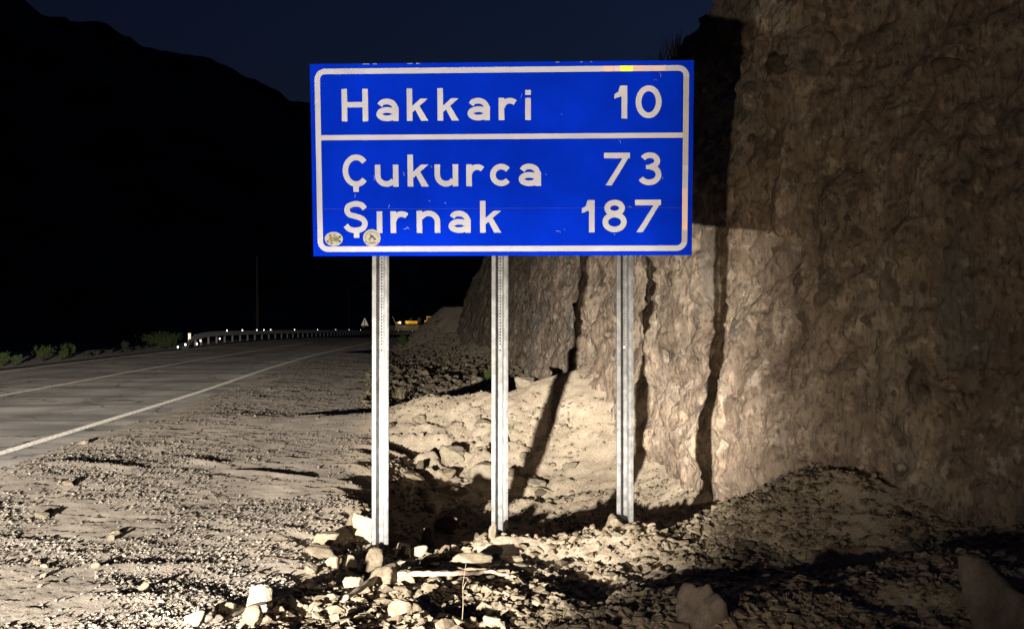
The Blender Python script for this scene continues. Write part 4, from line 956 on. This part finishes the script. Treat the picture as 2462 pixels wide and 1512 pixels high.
# ------------------------------------------------------------------ construction machines far down the road
def lampbox(x, y, z, r, parent, power):
    bm = bmesh.new(); bmesh.ops.create_uvsphere(bm, u_segments=10, v_segments=6, radius=r)
    o = bmobj('work_lamp', bm, M['lampglow'], parent, True); o.location = (x, y, z)
def site():
    Y0 = 230; pl = lambda px, py: ((px - CX) / F * Y0, EYE + (HY - py) / F * Y0); mpp = Y0 / F
    # platform the machines stand on
    gx0, _ = pl(935, 0); gx1, _ = pl(1085, 0); zt = pl(0, 782)[1]
    bm = bmesh.new(); n = 24; vs = []
    top = [bm.verts.new((gx0 + (gx1 - gx0) * i / n, Y0 - 1.5 + .3 * math.sin(i * 1.7), zt + .08 * math.sin(i * 2.3))) for i in range(n + 1)]
    low = [bm.verts.new((gx0 + (gx1 - gx0) * i / n, Y0 - 7, zt - 3.2)) for i in range(n + 1)]; bk = [bm.verts.new((gx0 + (gx1 - gx0) * i / n, Y0 + 14, zt)) for i in range(n + 1)]
    for i in range(n): bm.faces.new((low[i], low[i + 1], top[i + 1], top[i])); bm.faces.new((top[i], top[i + 1], bk[i + 1], bk[i]))
    tag(bmobj('embankment', bm, M['mount']), kind='structure')
    # wheel loader
    cx_, cz = pl(1036, 779); L = empty('wheel_loader', (cx_, Y0, zt)); tag(L, 'yellow construction machine with a cab frame and lit lamp', 'machine')
    w = mpp
    def P(name, x0, x1, z0, z1, mat, y0=-.9, y1=.9):
        bm = bmesh.new(); box(bm, x0 * w, x1 * w, y0, y1, z0 * w, z1 * w); bmesh.ops.bevel(bm, geom=bm.edges[:], offset=.04, segments=1, affect='EDGES'); return bmobj(name, bm, M[mat], L)
    P('body', -10, 18, 6.5, 13, 'yellow'); P('front_frame', -12, 2, 1.5, 6.2, 'yellow'); P('chassis', -4, 17, 3.2, 6.3, 'tyre'); P('ladder', -14, -12.3, 1, 12, 'yellow')
    for a in (-9, 7): 
        for b in (-.7, .7): P('cab_pillar', a, a + 1, 13.2, 19.5, 'yellow', b - .06, b + .06)
    P('cab_roof', -9.5, 8.5, 19.6, 21, 'yellow'); P('cab_window', -7.8, 6.8, 13.3, 19.4, 'glass', -.55, .55)
    for a in (-6, 12):
        for b in (-.95, .95):
            bm = bmesh.new(); bmesh.ops.create_cone(bm, cap_ends=True, segments=18, radius1=3.4 * w, radius2=3.4 * w, depth=.4, matrix=Matrix.Translation((a * w, b, 3.2 * w)) @ Matrix.Rotation(math.pi / 2, 4, 'X')); bmobj('wheel', bm, M['tyre'], L)
    lampbox(17.4 * w, -1.1, 11 * w, 1.9 * w, L, 0)
    # long yellow container
    bx, _ = pl(990, 0); B = empty('container', (bx, Y0 - .4, zt)); tag(B, 'long low yellow steel container left of the construction machine', 'container')
    bm = bmesh.new(); box(bm, -14 * w, 14 * w, -.9, .9, 3.5 * w, 10.5 * w); bmobj('body', bm, M['yellow'], B)
    for k in range(9):
        bm = bmesh.new(); x_ = (-12.5 + k * 3.1) * w; box(bm, x_, x_ + .06, -.95, -.902, 3.7 * w, 10.3 * w); bmobj('rib', bm, M['yellow'], B)
    bm = bmesh.new(); box(bm, -13 * w, 13 * w, -.8, .8, 0, 3.3 * w); bmobj('base_frame', bm, M['tyre'], B)
    # small machine with a boom at the left
    sx, _ = pl(960, 0); E_ = empty('small_digger', (sx, Y0 - .6, zt)); tag(E_, 'small yellow digger with a white lamp and a raised thin boom', 'machine')
    bm = bmesh.new(); box(bm, -5 * w, 6 * w, -.7, .7, 3 * w, 8.5 * w); bmesh.ops.bevel(bm, geom=bm.edges[:], offset=.05, segments=1, affect='EDGES'); bmobj('body', bm, M['yellow'], E_)
    bm = bmesh.new(); box(bm, -6 * w, 7 * w, -.8, .8, 0, 2.9 * w); bmobj('track', bm, M['tyre'], E_)
    bm = bmesh.new(); tube(bm, [(-5 * w, -.75, 2 * w), (-9 * w, -.75, 8 * w), (-15 * w, -.75, 22 * w)], [.1, .09, .06], 6); bmobj('boom', bm, M['zincd'], E_)
    lampbox(3.0 * w, -.85, 7 * w, 1.6 * w, E_, 0)
    # the site floodlights whose light the photograph shows on the yellow paint
    for px, e in ((1020, 260), (975, 200)):
        d = bpy.data.lights.new('site_lamp', 'POINT'); d.energy = e; d.color = (1, .8, .5); d.shadow_soft_size = .15
        a = bpy.data.objects.new('site_lamp', d); COL.objects.link(a); a.location = (pl(px, 0)[0], Y0 - 3.0, zt + 1.6)
    for k, (px, hh) in enumerate(((983, 9), (1005, 9))):
        shrub(pl(px, 0)[0], Y0 + 3, zt, 8 * w, (hh + 9) * w, 240, ('dim green bush behind the container' if k == 0 else 'dim bush between the container and the machine'), 'leafgrey', 80 + k, leaf=.14)
site()

# ------------------------------------------------------------------ mountains
def ridge(name, dist, prof, depth, seed, amp):
    us = np.linspace(prof[0][0], prof[-1][0], 340); p = np.array(prof, float)
    top = EYE + (HY - np.interp(us, p[:, 0], p[:, 1])) / F * dist
    X0 = (us - CX) / F * dist; n = 46; P = np.zeros((n, len(us), 3))
    top = top + (fbm(X0 * .05, X0 * 0, 4, seed) * amp) + fbm(X0 * .35, X0 * 0, 3, seed + 3) * amp * .25
    for k in range(n):
        f = k / (n - 9) if k <= n - 9 else 1
        yy = dist - depth * (1 - f); zz_ = -9 + (top + 9) * f ** 1.15
        if k > n - 9: zz_ = top - (k - (n - 9)) ** 1.3 * amp * 2.5; yy = dist + (k - (n - 9)) * depth * .06
        P[k, :, 0] = X0; P[k, :, 1] = yy + fbm(X0 * .02, X0 * 0 + k * .3, 3, seed + 5) * depth * .05 * (f < 1); P[k, :, 2] = zz_ + fbm(X0 * .03, X0 * 0 + k * .35, 3, seed + 9) * amp * 3 * math.sin(math.pi * min(f, 1)) * (k < n - 9)
    tag(grid_mesh(name, P, M['mount']), kind='structure')
ridge('mountain', 900, [(-2200, -700), (-700, -260), (-60, -60), (59, 0), (92, 31), (115, 40), (158, 40), (165, 51), (231, 54), (260, 59), (287, 81), (310, 86), (336, 109), (379, 120), (422, 124), (505, 135), (528, 152), (580, 178), (607, 188), (670, 218), (696, 239), (745, 247), (800, 300), (900, 420), (1000, 600), (1060, 720), (1100, 765)], 420, 300, 1.2)
ridge('far_hill', 1500, [(500, 700), (850, 520), (1000, 470), (1150, 480), (1400, 420), (1700, 500), (2300, 600), (3400, 500)], 500, 340, 2.0)

# ------------------------------------------------------------------ growth on the rim of the cut
def rim_point(yv, dz=0):
    i = int(np.argmin(np.abs(CYs - yv) + (SS > 60) * 99)); zt = float(ip(yv, [(9, 7.2), (12.5, 6.3), (15, 5.6), (20, 5.4), (28, 5.4)])); p = cliff_pt(np.array([i]), np.array([zt + dz]))[0]; return tuple(p)
for k, yv in enumerate((15.0, 15.8, 17.0, 18.5)):
    x, y, z = rim_point(yv); tuft(0, 0, 40, .42, .5, 'drygrass', 'dry grass tuft on the rim of the rock cut, ' + ('nearest', 'second nearest', 'third nearest', 'farthest')[k] + ' of four', seed=90 + k, loc=(x, y, z - .03), group='grass tufts on the rim of the rock cut')
def bare_bush():
    x, y, z = rim_point(12.8); q = random.Random(9); root = empty('bare_shrub', (x, y, z - .1)); tag(root, 'leafless shrub hanging over the rim of the rock cut against the sky', 'shrub')
    for k in range(5):
        bm = bmesh.new(); a = Vector((0, 0, 0)); d = Vector((-1, -.1, .15 + .22 * (k - 1.5))).normalized(); pts = [a.copy()]
        for j in range(9):
            d = (d + Vector((q.gauss(0, .22), q.gauss(0, .2), q.gauss(0, .25)))).normalized(); a = a + d * .09; pts.append(a.copy())
            if j % 2 == 1: e_ = a + (d + Vector((q.gauss(0, .8), q.gauss(0, .5), q.gauss(0, .8)))).normalized() * .12; tube(bm, [a, e_], [.004, .002], 4)
        tube(bm, pts, [.014 * (1 - j / 12) for j in range(len(pts))], 5); bmobj('twig', bm, M['twig'], root)
bare_bush()
